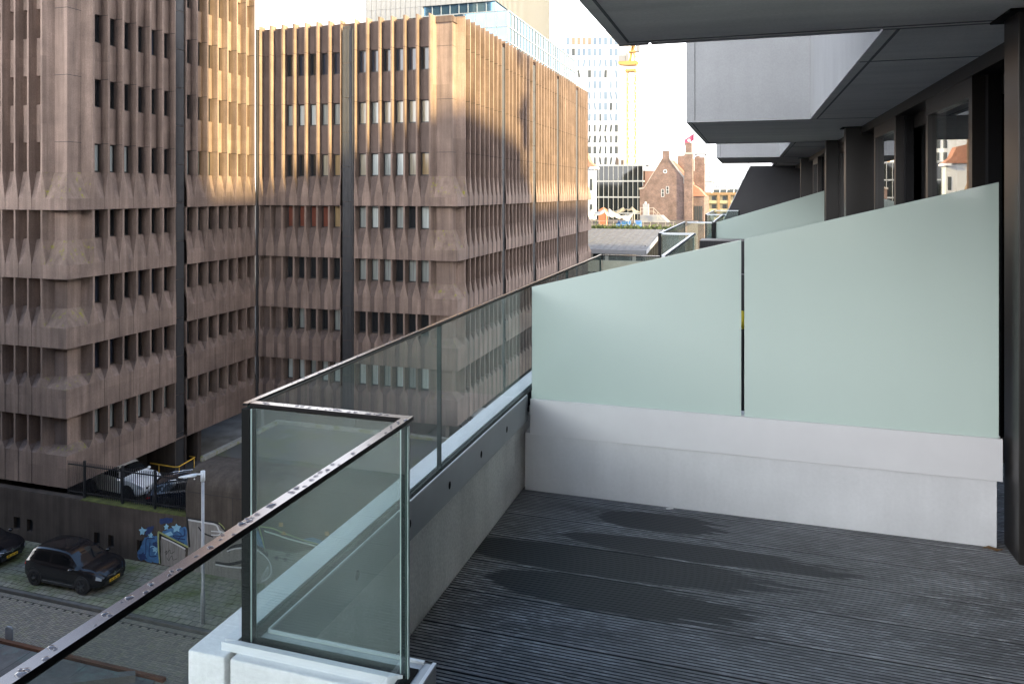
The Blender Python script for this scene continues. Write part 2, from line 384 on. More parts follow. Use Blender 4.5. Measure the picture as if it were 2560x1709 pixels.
# --- left block
XL, YL = -31.17, 28.0
L = thing('office_building', 'brown ribbed concrete office block at the far left, its corner above the parked cars', 'building', (-36, 34, -16.0))
topL = 19.5
rowsL, winL = rows_for(topL, 5); winL = winL[:9]
fr1 = [29.58, 30.52, 31.45, 32.38, 33.33, 34.25, 35.20]; fr2 = [36.05, 36.97, 37.88, 38.80, 39.71, 40.62, 41.55, 42.42]
PLr = make_pt((XL, 0), (0, 1), (1, 0))
PLl = make_pt((0, YL), (1, 0), (0, -1))
fl1 = [-32.73 - .86 * k for k in range(15)][::-1]
wl = MB()
facade(wl, PLr, fr1, rowsL, False); facade(wl, PLr, fr2, rowsL, False); facade(wl, PLl, fl1, rowsL, False)
kx = .86 / .93
def lvL(b):
    if b == 0: return [(-32.73, 28.0), (-32.67, 28.0), (-32.46, 28.5), (-31.67, 28.5), (-31.67, 29.3), (-31.17, 29.52), (-31.17, 29.58)]
    return [(-32.73, 27.95), (-32.40, 27.95), (-32.38, 27.95), (-31.12, 27.95), (-31.12, 29.24), (-31.12, 29.26), (-31.12, 29.58)]
corner(wl, lvL, corner_rows(topL), False)
wl.box(-45, XL - .64, YL + .64, 42.5, ZB[4] + .05, topL - .05, 1)
wl.box(-45, XL - .05, YL + .05, 42.4, ZB[4] - .02, ZB[4] + .04, 0)
wl.box(-45, XL - .34, YL + .42, YL + .62, topL - .3, topL + .02, 1); wl.box(XL - .62, XL - .42, YL + .5, 42.5, topL - .3, topL + .02, 1)
JW = [wl]; jl = type('J', (), {'box': staticmethod(lambda *q: JW[0].box(*q, 3))})    # fine joints between the stacked panels
for k in range(5):
    z = ZB[0] + PIT + 3.27 * k
    for i in range(len(fr1) - 1): jl.box(XL - .425, XL + .002, fr1[i + 1] - .075, fr1[i + 1] - .062, z - .012, z + .012)
    for i in range(len(fr2) - 1): jl.box(XL - .425, XL + .002, fr2[i + 1] - .075, fr2[i + 1] - .062, z - .012, z + .012)
    jl.box(-32.46, -31.667, 28.495, 28.52, z - .012, z + .012); jl.box(-31.69, -31.667, 28.5, 29.3, z - .012, z + .012)
wl.box(-38, -31.7, 35.5, 42.4, topL - .2, 25.5, 0)  # unseen roof block added so the balustrade rail reflects sunlit concrete
wl.build('wall', [m_conc, m_conc, m_moss, m_joint], L)
sb = MB(); strip(sb, PLr, 35.26, 35.99, -16.0, topL, False)
sb.build('dark_strip', m_strip, L)
ub = MB(); ub.box(-45, -36.6, YL + 1.6, 52, -16.0, ZB[4] - .02); ub.box(-33.2, -31.35, 37.2, 37.5, -16.0, ZB[4] - .02); ub.box(-33.2, -31.3, 35.2, 35.24, -16.0, ZB[4] - .02)
for y in (35.2, 36.02): ub.box(XL - .3, XL + .0, y - .03, y + .03, -16.0, ZB[4] - .02)
ub.build('undercroft_wall', m_plinth, L)
def pickL(i, k):
    if k == 0: return rnd.choice((2, 2, 3, 2))
    if k == 4: return 2 if i < 3 else 0
    if k == 3: return rnd.choice((0, 3, 0))
    return rnd.choice((0, 0, 0, 1))
windows(L, PLr, fr1, winL, 'x', pickL); windows(L, PLr, fr2, winL, 'x', pickL, skip=(5, 6))

# --- middle block
XM, YM = -16.9, 42.5
B = thing('office_building', 'lower brown ribbed concrete block in the middle, sunlit fins on top, behind the glass balustrade', 'building', (-22, 60, -16.0))
topM = 10.72
rowsM, winM = rows_for(topM, 2)
PMf = make_pt((0, YM), (1, 0), (0, -1)); PMr = make_pt((XM, 0), (0, 1), (1, 0))
fm1 = [-30.93, -30.05, -29.17, -28.30, -27.43, -26.57, -25.70, -24.83]; fm2 = [-23.87, -23.0, -22.14, -21.28, -20.42, -19.57, -18.70]
gr = [[43.9 + .908 * k for k in range(9)], [51.95 + .9 * k for k in range(9)], [60.1 + .89 * k for k in range(9)], [68.0 + .89 * k for k in range(9)], [76.1 + .83 * k for k in range(7)]]
wm = MB()
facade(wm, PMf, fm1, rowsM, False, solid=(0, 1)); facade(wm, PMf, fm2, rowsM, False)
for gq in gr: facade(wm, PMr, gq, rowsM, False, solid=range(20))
def lvM(b):
    if b == 0: return [(-18.70, 42.5), (-18.64, 42.5), (-18.46, 43.0), (-17.4, 43.0), (-17.4, 43.6), (-16.9, 43.84), (-16.9, 43.9)]
    return [(-18.70, 42.45), (-18.38, 42.45), (-18.36, 42.45), (-16.85, 42.45), (-16.85, 43.6), (-16.85, 43.62), (-16.85, 43.9)]
corner(wm, lvM, corner_rows(topM + .1), False)
wm.add([(-18.64, 42.5, topM + .1), (-18.46, 43.0, topM + .1), (-17.4, 43.0, topM + .1), (-17.4, 43.6, topM + .1), (-16.9, 43.84, topM + .1), (-17.4, 43.9, topM + .1), (-18.7, 43.1, topM + .1)], [(0, 1, 2, 3, 4, 5, 6)], 2)
wm.box(-31.6, XM - .64, YM + .64, 81, ZB[4] + .05, topM - .12, 1)
wm.box(-31.5, XM - .05, YM + .05, 81, ZB[4] - .02, ZB[4] + .04, 0)
wm.box(-30.93, XM - .5, YM + .422, YM + .62, topM - .3, topM + .06, 1); wm.box(XM - .62, XM - .422, YM + .5, 81.08, topM - .3, topM + .06, 1)
def lvE(b):                                            # far end corner, seen in profile
    o = .05 if b else 0
    if b == 0: return [(-16.9, 81.1), (-17.2, 81.4), (-17.2, 82.2), (-18.6, 82.2)]
    return [(-16.85, 81.15), (-16.85, 81.2), (-16.85, 82.6), (-18.6, 82.6)]
corner(wm, lvE, corner_rows(topM), False)
JW[0] = wm; jm = jl
for k in range(3):
    z = ZB[0] + PIT + 3.27 * k
    for fs_ in (fm1, fm2):
        for s in fs_[:-1]:
            jm.box(s + .055, s + .066, YM - .002, YM + .42, z - .012, z + .012); jm.box(s - .06, s + .06, YM - .003, YM + .005, z - .012, z + .012)
    jm.box(-18.46, -17.397, 42.995, 43.02, z - .012, z + .012); jm.box(-17.42, -17.397, 43.0, 43.6, z - .012, z + .012)
    for gq in gr:
        for s in gq[1:]: jm.box(XM - .425, XM + .003, s - .072, s - .05, z - .014, z + .014)
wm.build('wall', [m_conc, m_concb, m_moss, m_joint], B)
sm = MB(); strip(sm, PMf, -24.76, -24.08, -16.0, topM - .2, False, t=-.1); sm.box(-24.05, -23.95, YM + .16, YM + .3, -16.0, topM - .3)
for a, b in ((51.2, 51.9), (59.18, 60.05), (67.26, 67.96), (75.16, 76.06)): strip(sm, PMr, a, b, -16.0, topM - .3, False, t=-.05)
sm.box(-31.1, -30.99, YM - .12, YM + .3, -16.0, topM)
sm.build('dark_strip', m_strip, B)
dp = MB(); dp.tube([(-24.0, YM + .05, -16.0), (-24.0, YM + .05, topM - .4)], .035, 6)
for k in range(12): dp.box(-24.05, -23.95, YM + .0, YM + .1, -15 + 2.1 * k, -14.94 + 2.1 * k)
dp.build('downpipe', m_strip, B)
um = MB(); um.box(-31.5, -20.4, YM + 1.3, 80, -16.0, ZB[4] - .02); um.box(-18.2, -17.9, YM + .6, YM + 1.2, -16.0, ZB[4] - .02)
um.build('undercroft_wall', m_plinth, B)
def pickM(i, k, first):
    if first and i < 2: return None
    if k == 6: return 1 if rnd.random() < .75 else 0
    if k == 5: return rnd.choice((6, 6, 3, 6)) if not first else rnd.choice((2, 0, 3, 6, 6))
    if k == 4: return (6, 2, 3, 2, 6, 4)[i % 6] if not first else (0, 0, 0, 0, 0, 6, 4)[i % 7]
    if k == 3: return (3, 2, 0, 3, 0, 2)[i % 6] if not first else (0, 0, 5, 5, 5, 5, 4)[i % 7]
    if k == 2: return (3, 3, 3, 0, 3, 3)[i % 6] if not first else 0
    if k == 0: return rnd.choice((2, 3, 2))
    return rnd.choice((0, 0, 3, 0))
windows(B, PMf, fm1, winM, 'y', lambda i, k: pickM(i, k, True)); windows(B, PMf, fm2, winM, 'y', lambda i, k: pickM(i, k, False))

# ------------------------------------------------------------------ retaining wall, ramp block, fence, graffiti
YW = 27.7
rw = thing('retaining_wall', 'long dark concrete wall with small square windows and blue graffiti behind the parked cars', 'wall', (-36, 27.8, -16.9))
m_rw = M('stained_concrete', (.075, .061, .053), .9, var=.22, scale=.8, streak=.3, speck=.1, sscale=40, spec=.15)
m_mosstop = M('moss_top', (.085, .095, .02), .95, var=.4, scale=3, speck=.3, sscale=30, bump=.5, bscale=25)
b = MB()
cuts = []
for (pa, pb, ya, yb) in ((88, 129, 490, 573), (173, 210, 507, 590), (606, 642, 590, 673), (697, 731, 607, 690), (880, 917, 640, 724)):
    p = onY(pa / 2.574, 1100 + ya / 2.574, YW); q = onY(pb / 2.574, 1100 + yb / 2.574, YW); cuts.append((p[0], q[0], q[2], p[2]))
x = -48.0
for (a, c, z0, z1) in cuts:
    b.box(x, a, YW, YW + .35, -16.95, -14.47); b.box(a, c, YW, YW + .35, -16.95, z0); b.box(a, c, YW, YW + .35, z1, -14.47); x = c
b.box(x, -23.98, YW, YW + .35, -16.95, -14.47)
b.box(-48, -30.0, YW + .02, YW + .36, -14.47, -14.42)
b.build('wall', m_rw, rw)
for (a, c, z0, z1) in cuts: MB().box(a, c, YW + .16, YW + .2, z0, z1).build('window', m_dark, rw)
mt = MB(); mt.box(-30.0, -23.99, YW + .01, YW + .5, -14.468, -14.43); mt.build('moss_strip', m_mosstop, rw)
rb = thing('ramp_housing', 'low concrete ramp housing with a rounded mossy top edge, sprayed with white and black lettering', 'ramp housing', (-16, 31, -16.9))
m_rb = M('mossy_dark_concrete', (.075, .062, .052), .9, var=.22, scale=.9, streak=.25, speck=.1, sscale=40, col2=(.06, .062, .022), c2scale=.5, c2lo=.55, c2hi=.75, spec=.15)
prof = [(YW - .01, -16.95)] + [(YW - .01 + .95 - .95 * math.cos(a), -13.3 + .95 * math.sin(a)) for a in [math.pi / 2 * i / 8 for i in range(9)]] + [(34.6, -12.35), (34.6, -16.95)]
bb = MB(); bb.prism(prof, 'x', -23.97, -6.0)
bb.build('body', m_rb, rb)
ej = MB()
for x in (-21.5, -19.0, -16.5, -14.0): ej.box(x - .015, x + .015, YW - .013, YW - .009, -16.9, -13.3)
ej.box(-23.9, -6, YW - .014, YW - .009, -13.32, -13.29); ej.build('joint', m_joint, rb)
cu = MB(); cu.box(-24.2, -23.95, 28.9, 34.6, -12.42, -12.18); cu.box(-24.2, -6, 34.6, 34.82, -12.5, -12.18); cu.build('kerb_edge', M('pale_kerb', (.17, .165, .145), .8, var=.2, scale=3, col2=(.12, .12, .04), c2scale=2), rb)
rp = MB(); rp.quad((-23.94, 29.6, -12.34), (-6.1, 29.6, -12.34), (-6.1, 34.55, -12.34), (-23.94, 34.55, -12.34)); rp.build('roof', M('damp_roof_felt', (.05, .05, .045), .75, var=.3, scale=.8, col2=(.05, .054, .02), c2scale=.6), rb)
# graffiti: paint a few millimetres thick on the two wall faces
def gpt(px, py): return onY(180 + px / 4.237, 1130 + py / 4.237, YW - .012)
def gp2(px, py): return onY(540 + px / 5.228, 1180 + py / 5.228, YW - .012)
GL = [0]
def paint(parent, name, pts, mat, fn=gpt, dy=0):
    GL[0] += 1; mb = MB(); off = -.0012 * GL[0]
    if mat in (P_blue, P_dblue, P_grey):      # ragged sprayed outline
        pts = [(a[0] + (b[0] - a[0]) * k / 7 + rnd.uniform(-7, 7), a[1] + (b[1] - a[1]) * k / 7 + rnd.uniform(-7, 7)) for a, b in zip(pts, pts[1:] + pts[:1]) for k in range(7)]
    v = [fn(*p) for p in pts]; v = [(a, y + off, z) for a, y, z in v]
    mb.add(v, [tuple(range(len(v)))[::-1]]); mb.build(name, mat, parent)
def stroke(parent, name, pts, wd, mat, fn=gpt, closed=False):
    GL[0] += 1; mb = MB(); off = -.0012 * GL[0]
    q = [fn(*p) for p in pts]
    dense = []
    for i in range(len(q) - 1):
        for k in range(5):
            p0, p1, p2, p3 = q[max(i - 1, 0)], q[i], q[i + 1], q[min(i + 2, len(q) - 1)]; t = k / 5
            dense.append(tuple(.5 * ((2 * p1[d]) + (-p0[d] + p2[d]) * t + (2 * p0[d] - 5 * p1[d] + 4 * p2[d] - p3[d]) * t * t + (-p0[d] + 3 * p1[d] - 3 * p2[d] + p3[d]) * t ** 3) for d in (0, 2)))
    dense.append((q[-1][0], q[-1][2]))
    Ls, Rs = [], []
    for i, p in enumerate(dense):
        a = dense[max(i - 1, 0)]; c = dense[min(i + 1, len(dense) - 1)]; dx, dz = c[0] - a[0], c[1] - a[1]; l = math.hypot(dx, dz) or 1
        nx_, nz_ = -dz / l * wd / 2, dx / l * wd / 2
        Ls.append((p[0] + nx_, YW - .012 + off, p[1] + nz_)); Rs.append((p[0] - nx_, YW - .012 + off, p[1] - nz_))
    for i in range(len(Ls) - 1): mb.quad(Ls[i], Ls[i + 1], Rs[i + 1], Rs[i])
    mb.build(name, mat, parent)
P_blue = M('blue_paint', (.045, .13, .27), .6, var=.3, scale=5); P_dblue = M('dark_blue_paint', (.015, .035, .12), .6, var=.2, scale=6); P_lblue = M('pale_blue_paint', (.22, .42, .55), .6, var=.15, scale=8)
P_lime = M('lime_paint', (.30, .33, .13), .6, var=.2, scale=8); P_black = M('black_paint', (.012, .012, .013), .6); P_white = M('white_paint', (.50, .50, .50), .6, var=.15, scale=8)
P_grey = M('chalky_paint', (.20, .185, .17), .8, var=.3, scale=3, stretch=(5, 1, .4)); P_orange = M('orange_paint', (.42, .18, .03), .6)
G = 'graffiti'
paint(rw, G, [(690, 1075), (770, 900), (860, 880), (925, 895), (935, 1170), (820, 1160), (700, 1125)], P_blue)
paint(rw, G, [(930, 850), (1000, 820), (1080, 790), (1215, 790), (1235, 1000), (1150, 960), (945, 855)], P_blue)
paint(rw, G, [(925, 700), (1070, 690), (1060, 740), (930, 760)], P_dblue); paint(rw, G, [(800, 790), (870, 780), (860, 830), (770, 890)], P_dblue)
paint(rw, G, [(945, 900), (1205, 1030), (1208, 1240), (1000, 1200), (930, 1180)], P_grey)
for cx, cy, r in ((745, 830, 48), (835, 880, 34), (1003, 790, 34), (1108, 800, 52), (880, 1025, 34)):
    paint(rw, G, [(cx + (r if k % 2 == 0 else r * .55) * rnd.uniform(.7, 1.2) * math.sin(k * math.pi / 5 + rnd.uniform(-.2, .2)), cy - (r if k % 2 == 0 else r * .55) * rnd.uniform(.8, 1.25) * math.cos(k * math.pi / 5)) for k in range(10)], P_lblue)
paint(rw, G, [(700, 1085), (760, 1060), (800, 1120), (730, 1150)], P_dblue); paint(rw, G, [(850, 960), (900, 940), (905, 990), (862, 1000)], P_dblue); paint(rw, G, [(980, 860), (1050, 835), (1075, 870), (1010, 890)], P_lblue)
stroke(rw, G, [(820, 1010), (860, 990), (905, 1030), (880, 1080)], .04, P_lblue); stroke(rw, G, [(1110, 830), (1160, 870), (1130, 930), (1190, 960)], .04, P_dblue)
stroke(rw, G, [(880, 910), (800, 910), (785, 960), (785, 1060), (770, 1085), (730, 1110)], .05, P_dblue); stroke(rw, G, [(830, 950), (825, 1090), (900, 1095)], .05, P_dblue)
stroke(rw, G, [(1190, 800), (1190, 880), (1080, 880), (1110, 905), (1200, 920)], .05, P_dblue)
stroke(rw, G, [(935, 1175), (920, 1000), (918, 860), (940, 850), (1080, 925), (1235, 1000)], .09, P_lime); stroke(rw, G, [(945, 1175), (935, 1050), (935, 880), (960, 880), (1090, 945), (1205, 1005)], .07, P_black)
stroke(rw, G, [(950, 895), (1040, 935), (1130, 980), (1205, 1022)], .07, P_white)
stroke(rw, G, [(985, 1060), (1010, 1040), (1000, 1080), (1040, 1030), (1050, 1070), (1090, 1045)], .02, P_black); stroke(rw, G, [(1010, 1110), (1030, 1140), (1060, 1090), (1075, 1135), (1120, 1120)], .02, P_black)
paint(rb, G, [(1222, 695), (1420, 735), (1560, 760), (1620, 840), (1800, 900), (1800, 1390), (1500, 1320), (1235, 1240)], P_grey)
paint(rb, G, [(340, 960), (700, 1000), (1000, 1050), (1350, 980), (1300, 1200), (750, 1500), (345, 1420)], P_grey, gp2)
paint(rb, G, [(440, 800), (560, 760), (645, 985), (440, 920)], P_blue, gp2); paint(rb, G, [(1150, 870), (1250, 840), (1420, 900), (1370, 960)], P_blue, gp2)
stroke(rb, G, [(1225, 700), (1238, 850), (1250, 1000)], .1, P_black); stroke(rb, G, [(1218, 690), (1420, 725), (1560, 752), (1600, 800), (1680, 850)], .1, P_black)
stroke(rb, G, [(1235, 710), (1420, 742), (1530, 765), (1570, 830), (1640, 850)], .075, P_white); stroke(rb, G, [(1560, 742), (1600, 775), (1625, 810)], .04, P_lime)
stroke(rb, G, [(1345, 785), (1400, 850), (1500, 890)], .07, P_black); stroke(rb, G, [(1480, 830), (1570, 840), (1560, 870), (1480, 870)], .05, P_white)
stroke(rb, G, [(1660, 1040), (1720, 1000), (1800, 985)], .13, P_black); stroke(rb, G, [(160, 1010), (250, 960), (420, 930), (560, 970), (680, 1090)], .13, P_black, gp2)
stroke(rb, G, [(150, 1025), (260, 990), (420, 985), (580, 1030), (700, 1150), (730, 1280), (690, 1370), (600, 1420)], .06, P_white, gp2)
stroke(rb, G, [(0, 1175), (180, 1195), (360, 1155)], .13, P_black, gp2); stroke(rb, G, [(0, 1195), (180, 1225), (420, 1245)], .07, P_white, gp2)
stroke(rb, G, [(570, 700), (650, 985)], .05, P_lime, gp2); stroke(rb, G, [(570, 700), (750, 725), (900, 790), (1150, 880), (1400, 945)], .06, P_lime, gp2)
stroke(rb, G, [(600, 725), (760, 765), (960, 830), (1200, 915), (1380, 960)], .09, P_black, gp2); stroke(rb, G, [(640, 760), (780, 800), (950, 860), (1200, 925), (1350, 970)], .07, P_white, gp2)
stroke(rb, G, [(600, 725), (660, 985), (690, 1080)], .06, P_black, gp2)
for cx, cy in ((770, 965), (845, 990), (950, 1065), (800, 1110), (915, 1130)): paint(rb, G, [(cx + 30 * math.cos(k * .785), cy + 30 * math.sin(k * .785)) for k in range(8)], P_black, gp2)
for cx, cy in ((860, 675), (1460, 790)): paint(rb, G, [(cx - 28, cy - 28), (cx + 28, cy - 28), (cx + 28, cy + 28), (cx - 28, cy + 28)], P_orange, gp2)
paint(rb, G, [(860, 800), (900, 750), (935, 815)], P_orange, gp2)
for k in range(4): stroke(rb, G, [(585 + 30 * k, 1400 - 10 * k), (640 + 20 * k, 1300 - 20 * k), (690, 1210 + 10 * k)], .02, P_white, gp2)

m_fence = M('black_fence_paint', (.012, .013, .016), .45)
fc = thing('railing_fence', 'black steel railing fence with upright bars on top of the mossy wall', 'fence', (-27, 27.95, -14.45))
for x in (-30.0, -27.75, -25.9, -24.02):
    MB().box(x - .045, x + .045, 27.9, 27.99, -14.45, -12.68).build('post', m_fence, fc)
for z in (-12.95, -14.22): MB().box(-31.0, -24.0, 27.925, 27.965, z, z + .05).build('rail', m_fence, fc)
pkt = MB()
for k in range(58):
    x = -31.0 + k * .121; pkt.box(x - .011, x + .011, 27.93, 27.955, -14.36, -12.76)
pkt.build('pickets', m_fence, fc)
hr = MB(); hr.tube([(-31.6, 33.75, -14.95), (-30.0, 33.72, -14.98), (-29.75, 33.8, -14.98), (-29.85, 35.0, -14.95), (-29.9, 35.25, -14.95), (-30.3, 35.3, -14.95)], .035, 8)
for p in ((-31.0, 33.74, -14.95), (-29.78, 33.9, -14.98), (-29.9, 35.2, -14.95)): hr.tube([(p[0], p[1], -16), p], .025, 6)
tag(hr.build('handrail', M('yellow_paint', (.62, .36, .03), .4), at=(-30, 34, -16), smooth=True), 'bent yellow steel handrail beside the dark strip under the left block', 'handrail')
# ------------------------------------------------------------------ street lamp, bollard, stone terrace
m_galv = M('galvanised_steel', (.30, .31, .33), .45, metal=.4, var=.1, scale=6); m_lhead = M('lamp_housing', (.62, .66, .70), .35)
la = thing('street_lamp', 'slim grey street lamp with a flat pale head reaching left, on the mossy paving', 'street lamp', (-20.35, 24.44, -16.8))
pl = MB(); pl.tube([(-20.35, 24.44, -16.8), (-20.35, 24.44, -15.6), (-20.35, 24.44, -15.55), (-20.35, 24.44, -11.0)], [.085, .085, .06, .055], 10); pl.build('pole', m_galv, la, smooth=True)
ar = MB(); ar.tube([(-20.35, 24.44, -11.25), (-20.35, 24.44, -10.86)], .085, 10); ar.tube([(-20.38, 24.44, -10.98), (-20.62, 24.42, -11.02)], .035, 8); ar.build('bracket', m_lhead, la, smooth=True)
hd = MB()
secs = [(-20.60, .05, .03), (-20.66, .12, .06), (-20.85, .14, .065), (-21.15, .13, .05), (-21.38, .07, .03), (-21.48, .02, .012)]
vs = []; fs = []
for (x, wy, hz_) in secs:
    for k in range(10):
        a = 2 * math.pi * k / 10; vs.append((x, 24.41 + wy * math.cos(a), -11.03 - (abs(x) - 20.6) * .22 + hz_ * math.sin(a)))
for i in range(len(secs) - 1):
    for k in range(10): fs.append((i * 10 + k, i * 10 + (k + 1) % 10, (i + 1) * 10 + (k + 1) % 10, (i + 1) * 10 + k))
fs += [tuple(range(10))[::-1], tuple(range(50, 60))]
hd.add(vs, fs); lh = hd.build('lamp_head', m_lhead, la, smooth=True)
MB().ball((-20.68, 24.36, -11.18), .03, .03, .03).build('sensor', m_cap, lh, smooth=True)
bo = MB()
for s in (-1, 1): bo.box(-26.62 + s * .14 - .04, -26.62 + s * .14 + .04, 21.40, 21.44, -16.9, -16.42)
bo.box(-26.72, -26.52, 21.40, 21.425, -16.9, -16.40); bo.tube([(-26.76, 21.42, -16.42), (-26.70, 21.42, -16.36), (-26.54, 21.42, -16.36), (-26.48, 21.42, -16.42)], .035, 8)
tag(bo.build('bollard', m_galv, at=(-26.62, 21.42, -16.9)), 'short folded grey steel post at the lower left beside the rusty edge', 'bollard')
m_slab = M('slate_slab', (.125, .118, .11), .75, var=.22, scale=2.5, speck=.15, sscale=30, col2=(.13, .165, .15), c2scale=1.4, c2lo=.5, c2hi=.62)
tr = thing('stone_terrace', 'slate paved terrace edged by a rusty steel strip at the bottom left corner', 'terrace', (-26, 19, -16.95))
ts = MB(); ts.box(-36, -19.6, 12, 21.16, -16.95, -16.86)
ts.build('slab_paving', m_slab, tr)
tj = MB()
for k in range(12):
    x = -33 + k * 1.3; prev = None
    for i in range(10):
        y = 21.14 - i * .5; xx = x - .02 * i * i + .05 * i
        if prev: tj.add([(prev[0] - .012, prev[1], -16.856), (prev[0] + .012, prev[1], -16.856), (xx + .012, y, -16.856), (xx - .012, y, -16.856)], [(0, 3, 2, 1)])
        prev = (xx, y)
tj.build('joint', m_joint, tr)
ru = MB(); ru.box(-36, -19.3, 21.2, 21.34, -16.92, -16.78)
ru.build('rusty_edging', M('rusty_steel', (.14, .058, .030), .9, var=.3, scale=4, stretch=(.3, 1, 1), speck=.2), tr)
up = MB(); up.prism([(-23.6, 19.6), (-20.4, 21.1), (-20.2, 20.9), (-23.2, 19.2)], 'z', -16.86, -16.62); up.build('upstand', m_slab, tr)
# ------------------------------------------------------------------ cars
m_tyre = M('tyre_rubber', (.015, .015, .016), .85); m_rim = M('alloy_rim', (.35, .36, .38), .3, metal=.8); m_rimd = M('dark_rim', (.05, .05, .055), .35, metal=.6)
m_clad = M('black_plastic', (.018, .018, .019), .6); m_cglass = M('car_glass', (.006, .007, .008), .03, spec=.22); m_wscreen = M('windscreen_glass', (.012, .014, .016), .02, spec=.8); m_chrome = M('chrome', (.75, .76, .78), .12, metal=1)
m_hlamp = M('headlamp_glass', (.42, .45, .48), .08, spec=.8); m_tlamp = M('tail_lamp', (.35, .012, .015), .15, spec=.6); m_plate = M('yellow_plate', (.78, .46, .03), .45); m_plt = M('plate_lettering', (.03, .025, .02), .6)
SUVP = [(0, .36, .80, .70, .93, .60), (.10, .26, .93, .81, 1.10, .62), (.38, .22, 1.0, .87, 1.43, .60), (.75, .2, 1.0, .89, 1.53, .63), (1.35, .2, .98, .89, 1.565, .645), (2.0, .2, .955, .89, 1.54, .635),
        (2.45, .2, .94, .89, 1.42, .62), (3.08, .2, .955, .885, 1.03, .74), (3.55, .22, .92, .865, .98, .70), (3.92, .26, .80, .79, .86, .62), (4.12, .36, .62, .60, .70, .46)]
WAGP = [(0, .36, .80, .72, .92, .60), (.10, .26, .90, .83, 1.0, .64), (.5, .22, .95, .88, 1.33, .58), (1.0, .2, .95, .89, 1.43, .62), (1.8, .2, .93, .89, 1.47, .63), (2.6, .2, .915, .89, 1.44, .62),
        (3.05, .2, .91, .89, 1.33, .61), (3.72, .2, .92, .885, .99, .74), (4.2, .22, .87, .865, .93, .70), (4.55, .26, .74, .80, .79, .62), (4.72, .36, .58, .60, .65, .46)]
def car(name, label, loc, yaw, paint_mat, prof, zscale=1.0, wheels=(.72, 3.30), wr=.345, rim=None, cut=(5.95, 7.0), group=None, chrome=True, cover=True, scale=1.0):
    t = thing(name, label, 'car', loc, yaw, group)
    Lc = prof[-1][0]; n = len(prof)
    def cr(p0, p1, p2, p3, u): return .5 * ((2 * p1) + (-p0 + p2) * u + (2 * p0 - 5 * p1 + 4 * p2 - p3) * u * u + (-p0 + 3 * p1 - 3 * p2 + p3) * u ** 3)
    def st(u):
        i = min(int(u), n - 2); f = u - i; q = [prof[max(i - 1, 0)], prof[i], prof[i + 1], prof[min(i + 2, n - 1)]]
        return [cr(q[0][d], q[1][d], q[2][d], q[3][d], f) for d in range(6)]
    def ring(u):
        x, zl, zb, hw, zt, ht = st(u); zb *= zscale; zt *= zscale
        p = [(0, zl), (hw * .86, zl), (hw * .985, zl + .12), (hw, zl + .3 * (zb - zl) + .1), (hw * .995, zl + .75 * (zb - zl)), (hw * .965, zb)]
        for k in range(1, 6): f = k / 6; p.append((hw * .965 + (ht * 1.03 - hw * .965) * f, zb + (zt - .05 - zb) * f))
        p += [(ht * 1.03, zt - .05), (ht * .93, zt - .012), (ht * .75, zt), (ht * .4, zt + .014), (0, zt + .018)]
        return [((x - Lc / 2) * scale, y * scale, z * scale) for y, z in p]
    us = [i / 6 for i in range((n - 1) * 6 + 1)]; rg = [ring(u) for u in us]; nr = len(rg[0])
    body = MB(); gls = {'windscreen': MB(), 'rear_window': MB(), 'side_window': None}
    sides = {}
    def emit(mb, i, j, sg):
        f = [rg[i][j], rg[i + 1][j], rg[i + 1][j + 1], rg[i][j + 1]]; f = [(x, y * sg, z) for x, y, z in f]
        mb.quad(*(f if sg < 0 else f[::-1]))
    for i in range(len(us) - 1):
        u = us[i] + 1 / 12
        for j in range(nr - 1):
            for sg in (1, -1):
                if cut[0] + .12 < u < cut[1] - .1 and j >= 11: mb = gls['windscreen']
                elif cut[0] + .12 < u < cut[1] - .25 and j in (9, 10): mb = body
                elif 1.05 < u < 1.95 and j >= 11: mb = gls['rear_window']
                elif 6 <= j <= 9 and 1.9 < u < cut[1] - .62 + (j == 6) * .3 - (j - 6) * .14 and not (2.3 + .12 * (j - 6) < u < 2.5 + .12 * (j - 6)) and not (4.15 < u < 4.34):
                    key = ('front' if u > 4.3 else 'rear', sg) if u > 2.5 else ('quarter', sg)
                    mb = sides.setdefault(key, MB())
                else: mb = body
                emit(mb, i, j, sg)
    for e, rev in ((0, False), (-1, True)):
        vs = rg[e] + [(x, -y, z) for x, y, z in rg[e][::-1]]; body.add(vs, [tuple(range(len(vs)))[::-1] if rev else tuple(range(len(vs)))])
    bo_ = body.build('body', paint_mat, t, local=True, smooth=True)
    gls['windscreen'].build('windscreen', m_wscreen, t, local=True, smooth=True); gls['rear_window'].build('rear_window', m_cglass, t, local=True, smooth=True)
    for k, mb in sides.items(): mb.build('side_window', m_cglass, t, local=True, smooth=True)
    def X(x): return (x - Lc / 2) * scale
    wmb = MB(); rmb = MB(); r = wr * scale
    wmb.tube([(0, -.105, 0), (0, -.085, 0), (0, .085, 0), (0, .105, 0)], [r * .9, r, r, r * .9], 20)
    rmb.tube([(0, .098, 0), (0, .112, 0)], r * .68, 20, 1); 
    for k in range(5):
        a = k * 1.2566; c_, s_ = math.cos(a), math.sin(a)
        rmb.add([(c_ * .05 - s_ * .05, .12, s_ * .05 + c_ * .05), (c_ * .05 + s_ * .05, .12, s_ * .05 - c_ * .05), (c_ * r * .64 + s_ * .035, .116, s_ * r * .64 - c_ * .035), (c_ * r * .64 - s_ * .035, .116, s_ * r * .64 + c_ * .035)], [(0, 1, 2, 3), (3, 2, 1, 0)], 0)
    rmb.tube([(0, .1, 0), (0, .124, 0)], r * .17, 10, 0)
    wme = rme = None
